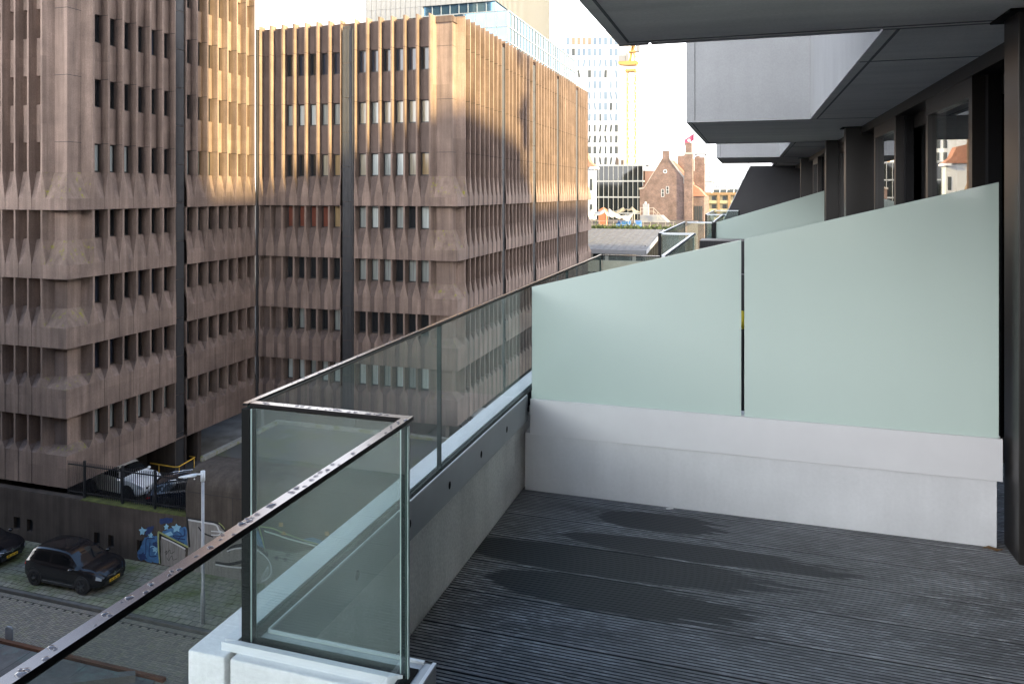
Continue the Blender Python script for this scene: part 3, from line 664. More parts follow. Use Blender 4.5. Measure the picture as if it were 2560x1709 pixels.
    for x in wheels:
        for sg in (1, -1):
            hw = .80 * scale
            if wme is None:
                wo = wmb.build('wheel', m_tyre, t, local=True, smooth=False); wme = wo.data; ro = rmb.build('rim', [rim or m_rim, m_rimd], t, local=True); rme = ro.data; ro.parent = wo
            else:
                wo = bpy.data.objects.new('wheel', wme); COL.objects.link(wo); wo.parent = t; ro = bpy.data.objects.new('rim', rme); COL.objects.link(ro); ro.parent = wo
            wo.location = (X(x), sg * hw, r)
            if sg < 0: wo.rotation_euler = (0, 0, math.pi)
            am = MB(); vs = []; fs = []; m_ = 16
            for k in range(m_ + 1):
                a = math.pi * (-.06 + 1.12 * k / m_)
                for rr, dy in ((r * 1.04, .0), (r * 1.04, .1), (r * 1.2, .1), (r * 1.24, .0)): vs.append((X(x) + rr * math.cos(a), sg * (.80 * scale + dy - .005), r + rr * math.sin(a)))
            for k in range(m_):
                for q in range(3): fs.append((k * 4 + q, k * 4 + q + 1, k * 4 + 5 + q, k * 4 + 4 + q))
            am.add(vs, fs); am.add([(X(x) + r * 1.06 * math.cos(6.2832 * k / 20), sg * .893 * scale, r + r * 1.06 * math.sin(6.2832 * k / 20)) for k in range(20)], [tuple(range(20))])
            am.build('wheel_arch', m_clad, t, local=True)
    if cover:
        for sg in (1, -1):
            cl = MB(); cl.box(X(wheels[0] + wr * 1.15), X(wheels[1] - wr * 1.15), *(sorted((sg * .80 * scale, sg * .895 * scale))), .2, .31); cl.build('sill_trim', m_clad, t, local=True)
            if chrome:
                cs = MB(); cs.box(X(wheels[0] + wr * 1.3), X(wheels[1] - wr * 1.3), *(sorted((sg * .89 * scale, sg * .903 * scale))), .31, .335); cs.build('chrome_strip', m_chrome, t, local=True)
    fx = X(Lc)
    for sg in (1, -1):
        hl = MB(); a = [ring(n - 1 - f) for f in (.98, .72, .45, .22)]
        for i in range(3):
            for j in (4,):
                for (dz0, dz1) in ((-.01, .075),):
                    f = [(a[i][j][0] + .012, (a[i][j][1] + .012) * sg, a[i][j][2] + dz0), (a[i + 1][j][0] + .012, (a[i + 1][j][1] + .012) * sg, a[i + 1][j][2] + dz0), (a[i + 1][5][0] + .012, (a[i + 1][5][1] + .012) * sg, a[i + 1][5][2] + .01), (a[i][5][0] + .012, (a[i][5][1] + .012) * sg, a[i][5][2] + .01)]
                    hl.quad(*(f if sg < 0 else f[::-1]))
        hl.build('headlight', m_hlamp, t, local=True, smooth=True)
        tl = MB(); a = [ring(f) for f in (.12, .6, 1.05, 1.4)]
        for i in range(3):
            f = [(a[i][4][0] - .01, (a[i][4][1] + .012) * sg, a[i][4][2] + .03), (a[i + 1][4][0] - .01, (a[i + 1][4][1] + .012) * sg, a[i + 1][4][2] + .04), (a[i + 1][6][0] - .01, (a[i + 1][6][1] + .012) * sg, a[i + 1][6][2] - .04), (a[i][6][0] - .01, (a[i][6][1] + .012) * sg, a[i][6][2])]
            tl.quad(*(f if sg < 0 else f[::-1]))
        tl.build('tail_light', m_tlamp, t, local=True, smooth=True)
        mm = MB(); mm.ball((X(prof[7][0] - .28), sg * .98 * scale, .99 * scale * zscale), .09, .10, .075); mm.build('wing_mirror', paint_mat, t, local=True, smooth=True)
    gm = MB(); gm.box(fx - .10, fx + .012, -.5 * scale, .5 * scale, .30 * scale, .46 * scale); gm.build('lower_grille', m_clad, t, local=True)
    gu = MB(); gu.box(fx - .06, fx + .02, -.42 * scale, .42 * scale, .56 * scale, .66 * scale); gu.build('grille', m_clad, t, local=True)
    if chrome:
        gc = MB(); gc.tube([(fx - .12, -.62 * scale, .70 * scale), (fx + .005, -.34 * scale, .645 * scale), (fx + .03, 0, .60 * scale), (fx + .005, .34 * scale, .645 * scale), (fx - .12, .62 * scale, .70 * scale)], .016, 6); gc.build('chrome_trim', m_chrome, t, local=True, smooth=True)
        em = MB(); em.add([(fx + .045, .075 * math.sin(k), .635 * scale + .10 * math.cos(k)) for k in (0, math.pi / 2, math.pi, 3 * math.pi / 2)] + [(fx + .045, .03 * math.sin(k), .635 * scale + .05 * math.cos(k)) for k in (0, math.pi / 2, math.pi, 3 * math.pi / 2)], [(0, 1, 5, 4), (1, 2, 6, 5), (2, 3, 7, 6), (3, 0, 4, 7)]); em.build('emblem', m_chrome, t, local=True)
        for sg in (1, -1):
            fl = MB(); p = [(fx - .16, .50, .32), (fx - .30, .78, .33), (fx - .24, .76, .43), (fx - .12, .56, .43)]; p = [(a + .03, b_ * sg * scale, c) for a, b_, c in p]; fl.tube(p + [p[0]], .013, 5); fl.build('fog_lamp_trim', m_chrome, t, local=True)
    for ex, sg in ((fx + .028, 1), (X(0) - .022, -1)):
        pz = .42 * scale if sg > 0 else .74 * scale
        pm = MB(); pm.box(ex - .008, ex + .008, -.26, .26, pz - .055, pz + .055); po = pm.build('number_plate', m_plate, t, local=True)
        lt = MB()
        for k in range(8):
            if k in (2, 5): continue
            y = -.2 + k * .053; lt.box(ex + sg * .009 - .002, ex + sg * .009 + .002, y, y + .034, pz - .032, pz + .032)
        lt.build('lettering', m_plt, po, local=True)
    return t
m_pblack = M('black_car_paint', (.009, .009, .011), .18, coat=.5, spec=.4); m_pwhite = M('white_car_paint', (.82, .82, .81), .3, coat=.8); m_pblue = M('dark_blue_car_paint', (.016, .019, .028), .2, coat=1.0)
car('parked_car', 'small black crossover with chrome trim and yellow plate on the mossy paving', (-27.85, 25.52, -16.79), R(0), m_pblack, SUVP)
c2 = car('parked_car', 'black saloon at the left edge with only its nose and yellow plate showing', (-34.2, 25.75, -16.79), R(0), m_pblack, WAGP, wheels=(.95, 3.75), zscale=.97)
c3 = car('parked_car', 'white off-road car with dark windows tucked under the overhanging left block', (-32.0, 32.3, -16.0), R(-4), m_pwhite, SUVP, zscale=1.06, wr=.37, chrome=False, rim=m_rimd)
c4 = car('parked_car', 'dark estate car with red tail lights behind the railing fence', (-27.2, 32.3, -16.0), R(35), m_pblue, WAGP, wheels=(.95, 3.75), chrome=False)
c5 = car('parked_car', 'white hatchback seen through the balustrade glass beneath the middle block', (-17.6, 47.6, -16.0), R(128), m_pwhite, SUVP, zscale=.98, chrome=False)
for c in (c4,):
    rr = MB()
    for sg in (1, -1): rr.tube([(-1.5, sg * .60, 1.44), (-1.2, sg * .61, 1.49), (.1, sg * .61, 1.52), (.5, sg * .6, 1.45)], .02, 6)
    rr.build('roof_rail', m_chrome, c, local=True, smooth=True)
ca_ = thing('ventilation_cabinet', 'white cabinet with black louvres behind the right end of the fence', 'cabinet', (-24.75, 29.6, -16.0))
cb = MB(); cb.box(-25.25, -24.25, 29.2, 30.2, -16.0, -14.1); cb.prism([(29.2, -14.1), (30.2, -14.1), (30.2, -13.75), (29.5, -13.75)], 'x', -25.25, -24.25); cb.build('body', m_cap, ca_)
lv_ = MB(); lv_.box(-24.95, -24.28, 29.185, 29.21, -15.9, -14.75); lv_.build('louvre_opening', m_dark, ca_)
ls_ = MB()
for k in range(7): ls_.box(-24.95, -24.28, 29.15, 29.186, -15.85 + k * .16, -15.82 + k * .16)
ls_.build('louvre_slats', m_cap, ca_)

# ------------------------------------------------------------------ own building: the balcony and everything around it
A = thing('apartment_building', 'white concrete apartment building with recessed balconies and dark bronze windows on the right', 'building', (4, 5, -16.9))
ZC = .786; FX = 1.27
def part(name, mat, fn, parent=A, **k):
    b = MB(); fn(b); return b.build(name, mat, parent, **k)
boxes = [(-.4, 4.02, -.672), (8.75, 12.82, -.695), (17.95, 21.75, -.75)]
m_groove = M('soffit_groove', (.22, .22, .22), .9)
for (y0, y1, x0) in boxes:
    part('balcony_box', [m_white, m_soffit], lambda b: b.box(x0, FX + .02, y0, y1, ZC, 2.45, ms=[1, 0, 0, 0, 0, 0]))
    part('drip_groove', m_groove, lambda b: (b.box(x0 + .055, x0 + .068, y0 + .05, y1 - .06, ZC - .003, ZC + .01), b.box(x0 + .055, FX, y1 - .06, y1 - .047, ZC - .003, ZC + .01)))
    part('corner_joint', m_joint, lambda b: b.box(x0 + .095, x0 + .10, y0 - .003, y0 + .01, ZC + .02, 2.45))
part('drip_strip', M('lilac_flashing', (.42, .42, .47), .5), lambda b: (b.box(-.50, .60, 4.021, 4.05, ZC - .005, ZC + .03), b.box(-.672, -.515, 4.021, 4.05, ZC - .005, ZC + .03)))
for (y0, y1) in ((4.05, 8.75), (12.82, 17.95), (21.75, 24.0)):
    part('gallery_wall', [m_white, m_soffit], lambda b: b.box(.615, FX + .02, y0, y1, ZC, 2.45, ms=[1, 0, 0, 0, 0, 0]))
    part('drip_groove', m_groove, lambda b: (b.box(.675, .69, y0, y1, ZC - .003, ZC + .01), b.box(.63, FX, (y0 + y1) / 2 - 1.42, (y0 + y1) / 2 - 1.408, ZC - .003, ZC + .01), b.box(.63, FX, y1 - .012, y1, ZC - .003, ZC + .01)))
part('upper_floors', m_white, lambda b: (b.box(FX, 8, -30, 25.3, ZC, 42), b.box(.62, FX, -30, -.4, ZC, 2.45)))
part('shadow_blocks', m_white, lambda b: (b.prism([(-30, -16.9), (36.6, -16.9), (36.6, 25.2), (25, 26.8), (-30, 26.8)], 'x', 40, 60), b.box(40, 60, 39.6, 64, -16.9, 20.2)))  # unseen blocks added to cast the roofline shadow on the offices
part('sky_blocker', m_plinth, lambda b: b.box(-80, -18, -45, 4, -16.9, 4))  # unseen mass added to cut low sky light on the office fronts
def tower(b):  # unseen lattice added to dapple the sunlight on the middle block
    r_ = random.Random(3)
    for z in range(0, 19):
        for k in range(2):
            if r_.random() < (.3 if z < 8 else .62): b.box(14.0, 14.4, 45.2 + k * 1.05, 46.2 + k * 1.05, 4.5 + 1.05 * z, 5.5 + 1.05 * z)
    b.box(14.0, 15.0, 47.35, 48.0, -16.9, 25); b.box(14.0, 14.5, 45.1, 47.4, -16.9, 4.5)
part('dapple_lattice', m_grey, tower)
part('lower_floors', m_dark, lambda b: (b.box(-.55, 14, -30, 24, -16.9, -2.0), b.box(-.66, 14, -30, 1.5, -2.4, -1.9)))
# facade: columns, lintel, door leaves
part('lintel', m_bronze, lambda b: b.box(FX, FX + .25, -3, 24, .70, ZC))
for y in (3.75, 9.92, 18.5):
    part('column', m_bronze, lambda b: b.box(1.10, 1.5, y, y + .2, -1.6, ZC - .002), bevel=.004)
    part('column_head', m_black, lambda b: b.box(1.06, FX, y - .03, y + .26, ZC - .012, ZC - .0025))
part('column', m_bronze, lambda b: b.box(1.10, 1.5, 12.42, 12.56, -1.6, ZC - .002))
def leaf(y0, y1, x, wd=.075):
    f = part('window', m_bronze, lambda b: (b.box(x, x + .07, y0, y0 + wd, -1.58, .70), b.box(x, x + .07, y1 - wd, y1, -1.58, .70), b.box(x, x + .07, y0 + wd, y1 - wd, .58, .70), b.box(x, x + .07, y0 + wd, y1 - wd, -1.58, -1.45)))
    q = MB(); q.quad((x + .03, y1 - wd, -1.45), (x + .03, y0 + wd, -1.45), (x + .03, y0 + wd, .58), (x + .03, y1 - wd, .58)); q.build('pane', m_dglass, f)
for y0, y1 in ((-3, -1.2), (-1.2, .1), (.1, 1.3), (1.3, 2.5), (2.5, 3.74)): leaf(y0, y1, 1.36)
for y0, y1 in ((5.2, 6.47), (7.72, 9.0), (11.3, 12.4), (13.4, 14.8), (16.2, 17.4)): leaf(y0, y1, 1.28)
for y0, y1 in ((3.95, 5.2), (6.47, 7.72), (9.0, 9.92), (10.12, 11.3), (12.56, 13.4), (14.8, 16.2), (17.4, 18.5), (18.7, 24)): leaf(y0, y1, 1.42, .06)
for y in (5.17, 7.69, 13.37, 16.17): part('door_post', m_railside, lambda b: b.box(1.35, 1.50, y - .03, y + .03, -1.6, .70))
part('back_room', m_room, lambda b: (b.box(4.5, 4.6, -3, 24, -1.7, .9), b.box(1.5, 4.6, -3, 24, -1.75, -1.62), b.box(1.5, 4.6, 24, 24.1, -1.7, .9), b.box(1.5, 4.6, -3.1, -3, -1.7, .9), b.box(1.52, 4.6, -3, 24, .72, .78)))
part('end_wall', M('charcoal_cladding', (.020, .020, .023), .55, var=.1), lambda b: b.prism([(.0, .79), (1.5, .79), (1.5, -1.9), (-1.28, -1.9)], 'y', 24.0, 24.4))
part('edge_flashing', m_steel, lambda b: b.tube([(-1.3, 23.98, -1.95), (-.02, 23.98, .78)], .012, 5))
part('roof_edge_rail', m_fence, lambda b: (b.tube([(-.12, 24.1, .62), (.6, 24.1, .72)], .012, 5), b.tube([(-.05, 24.1, .78), (-.05, 24.1, 1.0)], .012, 5)))

# the deck, board by board in one ribbed sheet
def deck_mat():
    m = bpy.data.materials.new('composite_deck'); m.use_nodes = True; t = m.node_tree; L_ = t.links.new; b = t.nodes['Principled BSDF']
    tc = t.nodes.new('ShaderNodeTexCoord'); sp = t.nodes.new('ShaderNodeSeparateXYZ'); L_(tc.outputs['Object'], sp.inputs[0])
    def noise(scale, st, det=6, r_=.6):
        mp = t.nodes.new('ShaderNodeMapping'); mp.inputs['Scale'].default_value = st; L_(tc.outputs['Object'], mp.inputs[0])
        n = t.nodes.new('ShaderNodeTexNoise'); n.inputs['Scale'].default_value = scale; n.inputs['Detail'].default_value = det; n.inputs['Roughness'].default_value = r_; L_(mp.outputs[0], n.inputs[0]); return n.outputs[0]
    def ma(op, a, b_=None, c=None, clamp=False):
        n = t.nodes.new('ShaderNodeMath'); n.operation = op; n.use_clamp = clamp
        for i, v in enumerate((a, b_, c)):
            if v is None: continue
            if isinstance(v, (int, float)): n.inputs[i].default_value = v
            else: L_(v, n.inputs[i])
        return n.outputs[0]
    def rng(v, a, b_, c, d):
        n = t.nodes.new('ShaderNodeMapRange'); L_(v, n.inputs[0])
        for i, q in enumerate((a, b_, c, d)): n.inputs[i + 1].default_value = q
        return n.outputs[0]
    warp = ma('MULTIPLY', ma('SUBTRACT', noise(1.0, (2.2, 30, 1)), .5), .55); small = ma('MULTIPLY', ma('SUBTRACT', noise(1, (5, 110, 1)), .5), .5)
    X, Y = sp.outputs[0], sp.outputs[1]; wet = None
    for cx, cy, rx, ry, sk in ((-.42, 3.705, .30, .105, .03), (-.22, 3.44, .62, .085, .0), (-.60, 3.225, .70, .125, -.0), (-.52, 2.975, .53, .125, -.02)):
        right = ma('MULTIPLY', rng(X, cx - rx * .6, cx + rx, 0.28, 1.7), ma('ADD', warp, small))
        dx = ma('DIVIDE', ma('SUBTRACT', X, cx), rx); yy = ma('SUBTRACT', Y, ma('MULTIPLY_ADD', ma('SUBTRACT', X, cx), sk, cy)); dy = ma('DIVIDE', yy, ry)
        d = ma('ADD', ma('SQRT', ma('ADD', ma('MULTIPLY', dx, dx), ma('MULTIPLY', dy, dy))), ma('MULTIPLY', right, 1.5))
        k = rng(d, .97, 1.03, 1, 0); wet = k if wet is None else ma('MAXIMUM', wet, k)
    weather = rng(noise(1.0, (1.8, 6, 1), 8, .72), .38, .75, 0, 1); scuff = rng(noise(1.0, (16, 90, 1), 6, .75), .5, .68, 0, 1); big = rng(noise(.9, (1, 1, 1), 3), .3, .7, 0, 1)
    lite = ma('ADD', ma('MULTIPLY', weather, .36), ma('MULTIPLY', ma('MULTIPLY', scuff, big), 1.1), clamp=True)
    c1 = t.nodes.new('ShaderNodeMixRGB'); L_(lite, c1.inputs[0]); c1.inputs[1].default_value = (.12, .117, .12, 1); c1.inputs[2].default_value = (.58, .58, .60, 1)
    c2_ = t.nodes.new('ShaderNodeMixRGB'); L_(wet, c2_.inputs[0]); L_(c1.outputs[0], c2_.inputs[1]); c2_.inputs[2].default_value = (.046, .047, .051, 1)
    L_(c2_.outputs[0], b.inputs['Base Color']); L_(rng(wet, 0, 1, .62, .5), b.inputs['Roughness']); b.inputs['Specular IOR Level'].default_value = .35
    return m
dk = MB(); y = -1.6
bpitch = .2485; off0 = 3.593 - 40 * bpitch
k = 0
while off0 + k * bpitch < 12.4:
    ya = off0 + k * bpitch + .0035; yb = off0 + (k + 1) * bpitch - .0035; k += 1
    if yb < -1.2: continue
    x0 = -1.172 if ya > 1.45 and yb < 6.05 else -.70
    if ya > 9.4: x0 = -1.05
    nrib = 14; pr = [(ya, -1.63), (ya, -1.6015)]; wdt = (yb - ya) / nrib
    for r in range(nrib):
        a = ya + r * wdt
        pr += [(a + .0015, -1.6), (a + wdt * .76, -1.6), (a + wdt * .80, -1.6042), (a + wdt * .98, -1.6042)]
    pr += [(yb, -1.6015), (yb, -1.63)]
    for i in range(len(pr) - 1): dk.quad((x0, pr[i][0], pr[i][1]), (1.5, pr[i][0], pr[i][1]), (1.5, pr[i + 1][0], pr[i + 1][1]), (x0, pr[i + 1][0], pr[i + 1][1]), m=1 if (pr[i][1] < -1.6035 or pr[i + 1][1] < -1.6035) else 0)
dk.build('deck_floor', [deck_mat(), M('groove_shade', (.04, .04, .043), .9)], kind='structure')  # groove floors carry their shade as a darker colour
us_ = MB(); us_.box(-.70, 1.5, -3, 14, -1.9, -1.66); us_.box(-1.172, -.70, 1.52, 6.05, -1.9, -1.66); us_.box(-1.05, -.7, 9.5, 13.2, -1.9, -1.66); us_.build('deck_slab', m_dark, kind='structure')

# parapets and glass balustrades.  panels: run along x or y, top at -0.53, base at -1.2
def glass_panel(parent, axis, c, a, b_, z0=-1.2, z1=-.522, th=.017, mats=None):
    mb = MB()
    if axis == 'y': mb.box(c - th / 2, c + th / 2, a, b_, z0, z1, ms=[1, 1, 1, 1, 0, 0])
    else: mb.box(a, b_, c - th / 2, c + th / 2, z0, z1, ms=[1, 1, 0, 0, 1, 1])
    return mb.build('glass_panel', mats or [m_glass, m_edge], parent)
def top_rail(parent, axis, c, a, b_, z1=-.51, h=.0085, wd=.021):
    mb = MB(); ms = [1, 0, 1, 1, 1, 1]
    if axis == 'y': mb.box(c - wd / 2, c + wd / 2, a, b_, z1 - h, z1, ms=ms)
    else: mb.box(a, b_, c - wd / 2, c + wd / 2, z1 - h, z1, ms=ms)
    return mb.build('top_rail', [m_rail, m_railside], parent)
pw = thing('parapet', 'pale concrete balcony parapet with a stepped corner carrying the glass balustrade', 'parapet', (-1.2, 3, -1.6))
part('wall', [m_wpar, m_grey], lambda b: (b.box(-1.29, -1.186, 1.497, 6.22, -2.45, -1.10, ms=[0, 0, 0, 0, 0, 1]), b.box(-1.186, -1.175, 1.56, 6.22, -2.45, -1.10, ms=[0, 0, 0, 0, 0, 1])), pw, bevel=.004)
part('front_panel', m_wpar, lambda b: b.box(-1.170, -.775, 1.497, 1.62, -2.45, -1.10), pw, bevel=.004)
part('side_panel', m_wpar, lambda b: b.box(-.775, -.705, -3.0, 1.62, -2.45, -1.125), pw)
part('end_panel', m_wpar, lambda b: b.box(-1.175, -.70, 6.10, 6.22, -2.45, -1.10), pw)
part('corner_joint', m_joint, lambda b: b.box(-1.186, -1.17, 1.53, 1.6, -2.45, -1.12), pw)
part('metal_trim', m_trim, lambda b: (b.box(-1.214, -1.180, 1.536, 6.2, -1.10, -1.080), b.prism([(-1.214, 1.522), (-.772, 1.522), (-.742, 1.538), (-1.18, 1.538)], 'z', -1.10, -1.080)), pw)
part('gasket', m_black, lambda b: (b.box(-1.180, -1.148, 1.55, 6.2, -1.16, -1.088), b.box(-1.18, -.74, 1.538, 1.578, -1.16, -1.088), b.box(-.752, -.722, -3, 1.58, -1.16, -1.088)), pw)
sp_ = part('fixing_rail', m_steel, lambda b: (b.box(-1.172, -1.142, 1.60, 3.9, -1.227, -1.092), b.box(-1.172, -1.142, 3.99, 6.1, -1.227, -1.092), b.box(-1.16, -.72, 1.58, 1.61, -1.227, -1.092), b.box(-.722, -.692, -3, 1.61, -1.24, -1.092)), pw)
part('rail_edge', m_trim, lambda b: (b.box(-1.146, -1.141, 1.61, 3.89, -1.092, -1.086), b.box(-1.14, -.72, 1.604, 1.611, -1.092, -1.086), b.box(-.70, -.691, -3, 1.61, -1.092, -1.086)), pw)
bh = MB()
for k in range(6):
    y = 2.05 + k * .37; n = 10
    bh.add([(-1.1405, y + .0125 * math.cos(6.283 * i / n), -1.165 + .0165 * math.sin(6.283 * i / n)) for i in range(n)], [tuple(range(n))])
bh.build('bolt_hole', m_black, pw)
b1 = thing('glass_balustrade', 'clear glass balustrade with a wet bronze top rail around the stepped corner of this balcony', 'balustrade', (-1.0, 2, -1.1))
glass_panel(b1, 'y', -1.165, 1.566, 2.738); glass_panel(b1, 'y', -1.165, 2.744, 4.9); glass_panel(b1, 'y', -1.165, 4.905, 6.08)
glass_panel(b1, 'x', 1.562, -1.150, -.756); glass_panel(b1, 'y', -.742, -1.2, .10); glass_panel(b1, 'y', -.742, .112, 1.548)
top_rail(b1, 'y', -1.165, 1.547, 2.742, wd=.015, h=.006); top_rail(b1, 'y', -1.165, 2.744, 6.12, wd=.015, h=.006); top_rail(b1, 'x', 1.562, -1.155, -.7525); top_rail(b1, 'y', -.742, -1.2, 1.573)
part('corner_seal', m_black, lambda b: b.box(-1.176, -1.154, 1.548, 1.5655, -1.12, -.525), b1); part('corner_seal', m_black, lambda b: b.box(-.749, -.735, 1.5485, 1.5515, -1.12, -.525), b1)
for q in ((-1.1535, -1.1505, 1.552, 1.572), (-.7555, -.7525, 1.552, 1.572), (-.7315, -.7295, 1.540, 1.5485)): part('bright_edge', m_edgel, lambda b: b.box(*q, -1.12, -.525), b1)
top_rail(b1, 'x', 6.1, -1.15, -.69); glass_panel(b1, 'x', 6.1, -1.15, -.69, mats=[m_glassf, m_edge])
# balustrades of the neighbouring balconies
def far_rail(label, runs, loc):
    t = thing('glass_balustrade', label, 'balustrade', loc)
    for axis, c, a, b_ in runs:
        glass_panel(t, axis, c, a, b_, mats=[m_glassf, m_edge]); mb = MB()
        if axis == 'y': mb.box(c - .014, c + .014, a, b_, -.53, -.505)
        else: mb.box(a, b_, c - .014, c + .014, -.53, -.505)
        mb.build('top_rail', m_trim, t)
    return t
n1 = far_rail('neighbouring glass balustrade with black corner post, around the ribbed black box', [('y', -.665, 6.14, 9.5), ('x', 9.53, -1.05, -.64), ('y', -1.07, 9.53, 13.2), ('x', 13.22, -1.03, -.62)], (-.9, 10, -1.2))
part('corner_post', m_railside, lambda b: (b.box(-1.095, -1.06, 9.5, 9.545, -1.3, -.51),), n1)
n2 = far_rail('farthest glass balustrade in front of the yellow brick flats', [('y', -.60, 13.3, 17.8), ('x', 17.83, -.95, -.52), ('y', -.965, 17.83, 21.8), ('x', 21.82, -.93, -.30)], (-.8, 18, -1.2))
part('corner_post', m_railside, lambda b: (b.box(-.99, -.955, 17.8, 17.84, -1.3, -.51), b.box(-.63, -.56, 13.22, 13.3, -1.4, -.51), b.box(-.32, -.27, 21.8, 21.85, -1.3, -.51)), n2)
part('parapet', m_white, lambda b: (b.box(-1.20, -1.05, 9.5, 13.4, -2.4, -1.16), b.box(-1.05, -.62, 9.5, 9.6, -2.4, -1.16), b.box(-1.05, -.62, 13.25, 13.4, -2.4, -1.1), b.box(-.70, -.62, 6.22, 9.5, -2.4, -1.16), b.box(-1.08, -.98, 17.8, 22, -2.4, -1.16), b.box(-.98, -.5, 17.8, 17.9, -2.4, -1.1), b.box(-.63, -.55, 13.4, 17.8, -2.4, -1.16)), A)
bx_ = MB(); bx_.box(-.60, .55, 9.62, 10.1, -1.6, -.60)
for k in range(58): bx_.box(-.60 + k * .02, -.591 + k * .02, 9.612, 9.62, -1.6, -.61)
tag(bx_.build('storage_box', M('black_ribbed_plastic', (.014, .014, .018), .5), at=(0, 9.8, -1.6)), 'black ribbed storage box on the next balcony, behind the low end of the frosted screen', 'storage box')

# frosted screens
def screen(label, Y, xl, xr, zl, zr, gap, zb=-1.106, base=True):
    t = thing('privacy_screen', label, 'privacy screen', ((xl + xr) / 2, Y, -1.6))
    def zt(x): return zl + (zr - zl) * (x - xl) / (xr - xl)
    segs = [(xl, xr)] if gap is None else [(xl, gap[0]), (gap[1], xr)]
    for a, c in segs:
        mb = MB(); mb.prism([(a, zb - .03), (c, zb - .03), (c, zt(c)), (a, zt(a))], 'y', Y + .006, Y + .022)
        for i in range(len(mb.m)): mb.m[i] = 1
        mb.m[0] = mb.m[1] = 0
        mb.build('frosted_panel', [m_frost, m_edgel], t)
    if base:
        part('base', m_grey2, lambda b: b.box(xl - .038, xr - .008, Y, Y + .10, -1.6, -1.29), t, bevel=.003)
        part('cap', m_cap, lambda b: (b.box(xl - .006, xr + .012, Y - .010, Y + .002, -1.297, zb), b.box(xl - .006, xr + .012, Y + .026, Y + .105, -1.297, zb)), t, bevel=.0015)
    return t
m_grey2 = M('light_grey_concrete', (.56, .56, .57), .8, var=.07, scale=3, speck=.025, sscale=60, bump=.03, bscale=80, streak=.06, spec=.25, col2=(.30, .29, .28), c2scale=34, c2lo=.735, c2hi=.78)
screen('frosted green glass privacy screen in two panes on the low white wall', 3.895, -1.119, 1.066, -.509, .044, (-.0435, -.0285))
s2 = screen('smaller frosted glass privacy screen of the next balcony, beyond the two-pane one', 12.5, -.522, 1.083, -.486, .02, None)
part('post', m_railside, lambda b: b.box(-.585, -.53, 12.48, 12.53, -1.6, -.49), s2)
# small things
cg = MB(); cg.tube([(-.405, 3.868, -1.5955), (-.372, 3.884, -1.5955)], .0045, 8)
tag(cg.build('cigarette_end', m_cap, at=(-.39, 3.876, -1.6)), 'white cigarette end on the deck boards against the low white wall', 'cigarette end')
lf = MB(); v = [(0, 0, .004), (.03, .012, .014), (.065, .008, .006), (.085, -.004, .012), (.055, -.016, .004), (.02, -.012, .012)]; c_ = (.99, 3.868, -1.6)
lf.add([(c_[0] + a, c_[1] + b_, c_[2] + d) for a, b_, d in v], [(0, 1, 5), (1, 2, 4, 5), (2, 3, 4)])
tag(lf.build('dead_leaf', M('dead_leaf', (.16, .085, .03), .8), at=c_), 'curled brown dead leaf at the right end of the low white wall', 'leaf')
yb_ = MB(); yb_.ball((-.05, 5.0, -.81), .05, .05, .06); pass
yt = thing('lantern', 'rounded yellow object glimpsed through the gap between the two frosted panes', 'lantern', (-.05, 5.0, -1.6)); yb_.build('globe', M('yellow_plastic', (.50, .40, .02), .5), yt, smooth=True)
MB().tube([(-.05, 5.0, -1.6), (-.05, 5.0, -.86)], .012, 6).build('stem', m_fence, yt)
ch = MB(); ch.box(-.12, .12, 5.25, 5.32, -1.6, -.55)
tag(ch.build('chair_back', m_fence, at=(0, 5.3, -1.6)), 'tall dark object seen as a sliver through the gap between the frosted panes', 'chair')
# rain drops on the rails
rnd = random.Random(5); dr = MB()
def drop(x, y, s): dr.ball((x, y, -.5101), s * rnd.uniform(.8, 1.3), s * rnd.uniform(.8, 1.5), s * .42, 12, 5, half=True)
for k in range(70):
    y = rnd.uniform(.45, 1.56); s = rnd.choice((.002, .003, .0036, .0045, .0055)); drop(-.742 + rnd.uniform(-.0075, .0075), y, s)
for k in range(34): drop(rnd.uniform(-1.14, -.77), 1.562 + rnd.uniform(-.0075, .0075), rnd.choice((.002, .003, .0045, .006)))
for k in range(60): drop(-1.165 + rnd.uniform(-.005, .005), rnd.uniform(1.56, 3.8), rnd.choice((.002, .003, .0045)))
m_drop = glass_mat('water', (.36, .35, .37), 0.0, boost=1.6)
tag(dr.build('rain_drops', m_drop, smooth=True), 'clear rain drops beaded along the bronze top rail of the balustrade', 'rain drops', kind='stuff')
# ------------------------------------------------------------------ the city behind
m_gpanel = M('grey_metal_panel', (.22, .225, .235), .5, var=.05, scale=1.5); m_line = M('panel_line', (.11, .11, .11), .7)
m_curtain = M('curtain_glass', (.10, .20, .29), .05, metal=.8, var=.12, scale=.8); m_mull = M('pale_mullion', (.22, .24, .26), .4)
gb = thing('glass_pavilion', 'glass storey under a grey metal box, set back on the middle block roof', 'pavilion', (-28, 70, 10.7))
part('metal_box', m_gpanel, lambda b: (b.box(-34.4, -21.5, 63.4, 82.4, 16.95, 27), b.box(-34.4, -28.6, 63.42, 82.3, 10.6, 16.95)), gb)
def lines(b):
    for k in range(26): b.box(-34.3 + k * .5, -34.28 + k * .5, 63.39, 63.4, 10.7 if k < 12 else 16.95, 27)
    for z in (14.5, 18.2, 21.5, 24.8): b.box(-34.4, -21.5 if z > 16.9 else -28.6, 63.392, 63.4, z, z + .025)
    for k in range(48): b.box(-21.5, -21.44, 63.5 + k * .39, 63.56 + k * .39, 16.97, 27)
part('panel_lines', m_line, lines, gb)
part('upper_glazing', m_curtain, lambda b: b.box(-28.6, -21.6, 63.6, 82.0, 10.6, 16.95), gb)
part('lower_glazing', m_curtain, lambda b: b.box(-29.5, -19.0, 59.0, 84.2, 10.6, 14.9), gb)
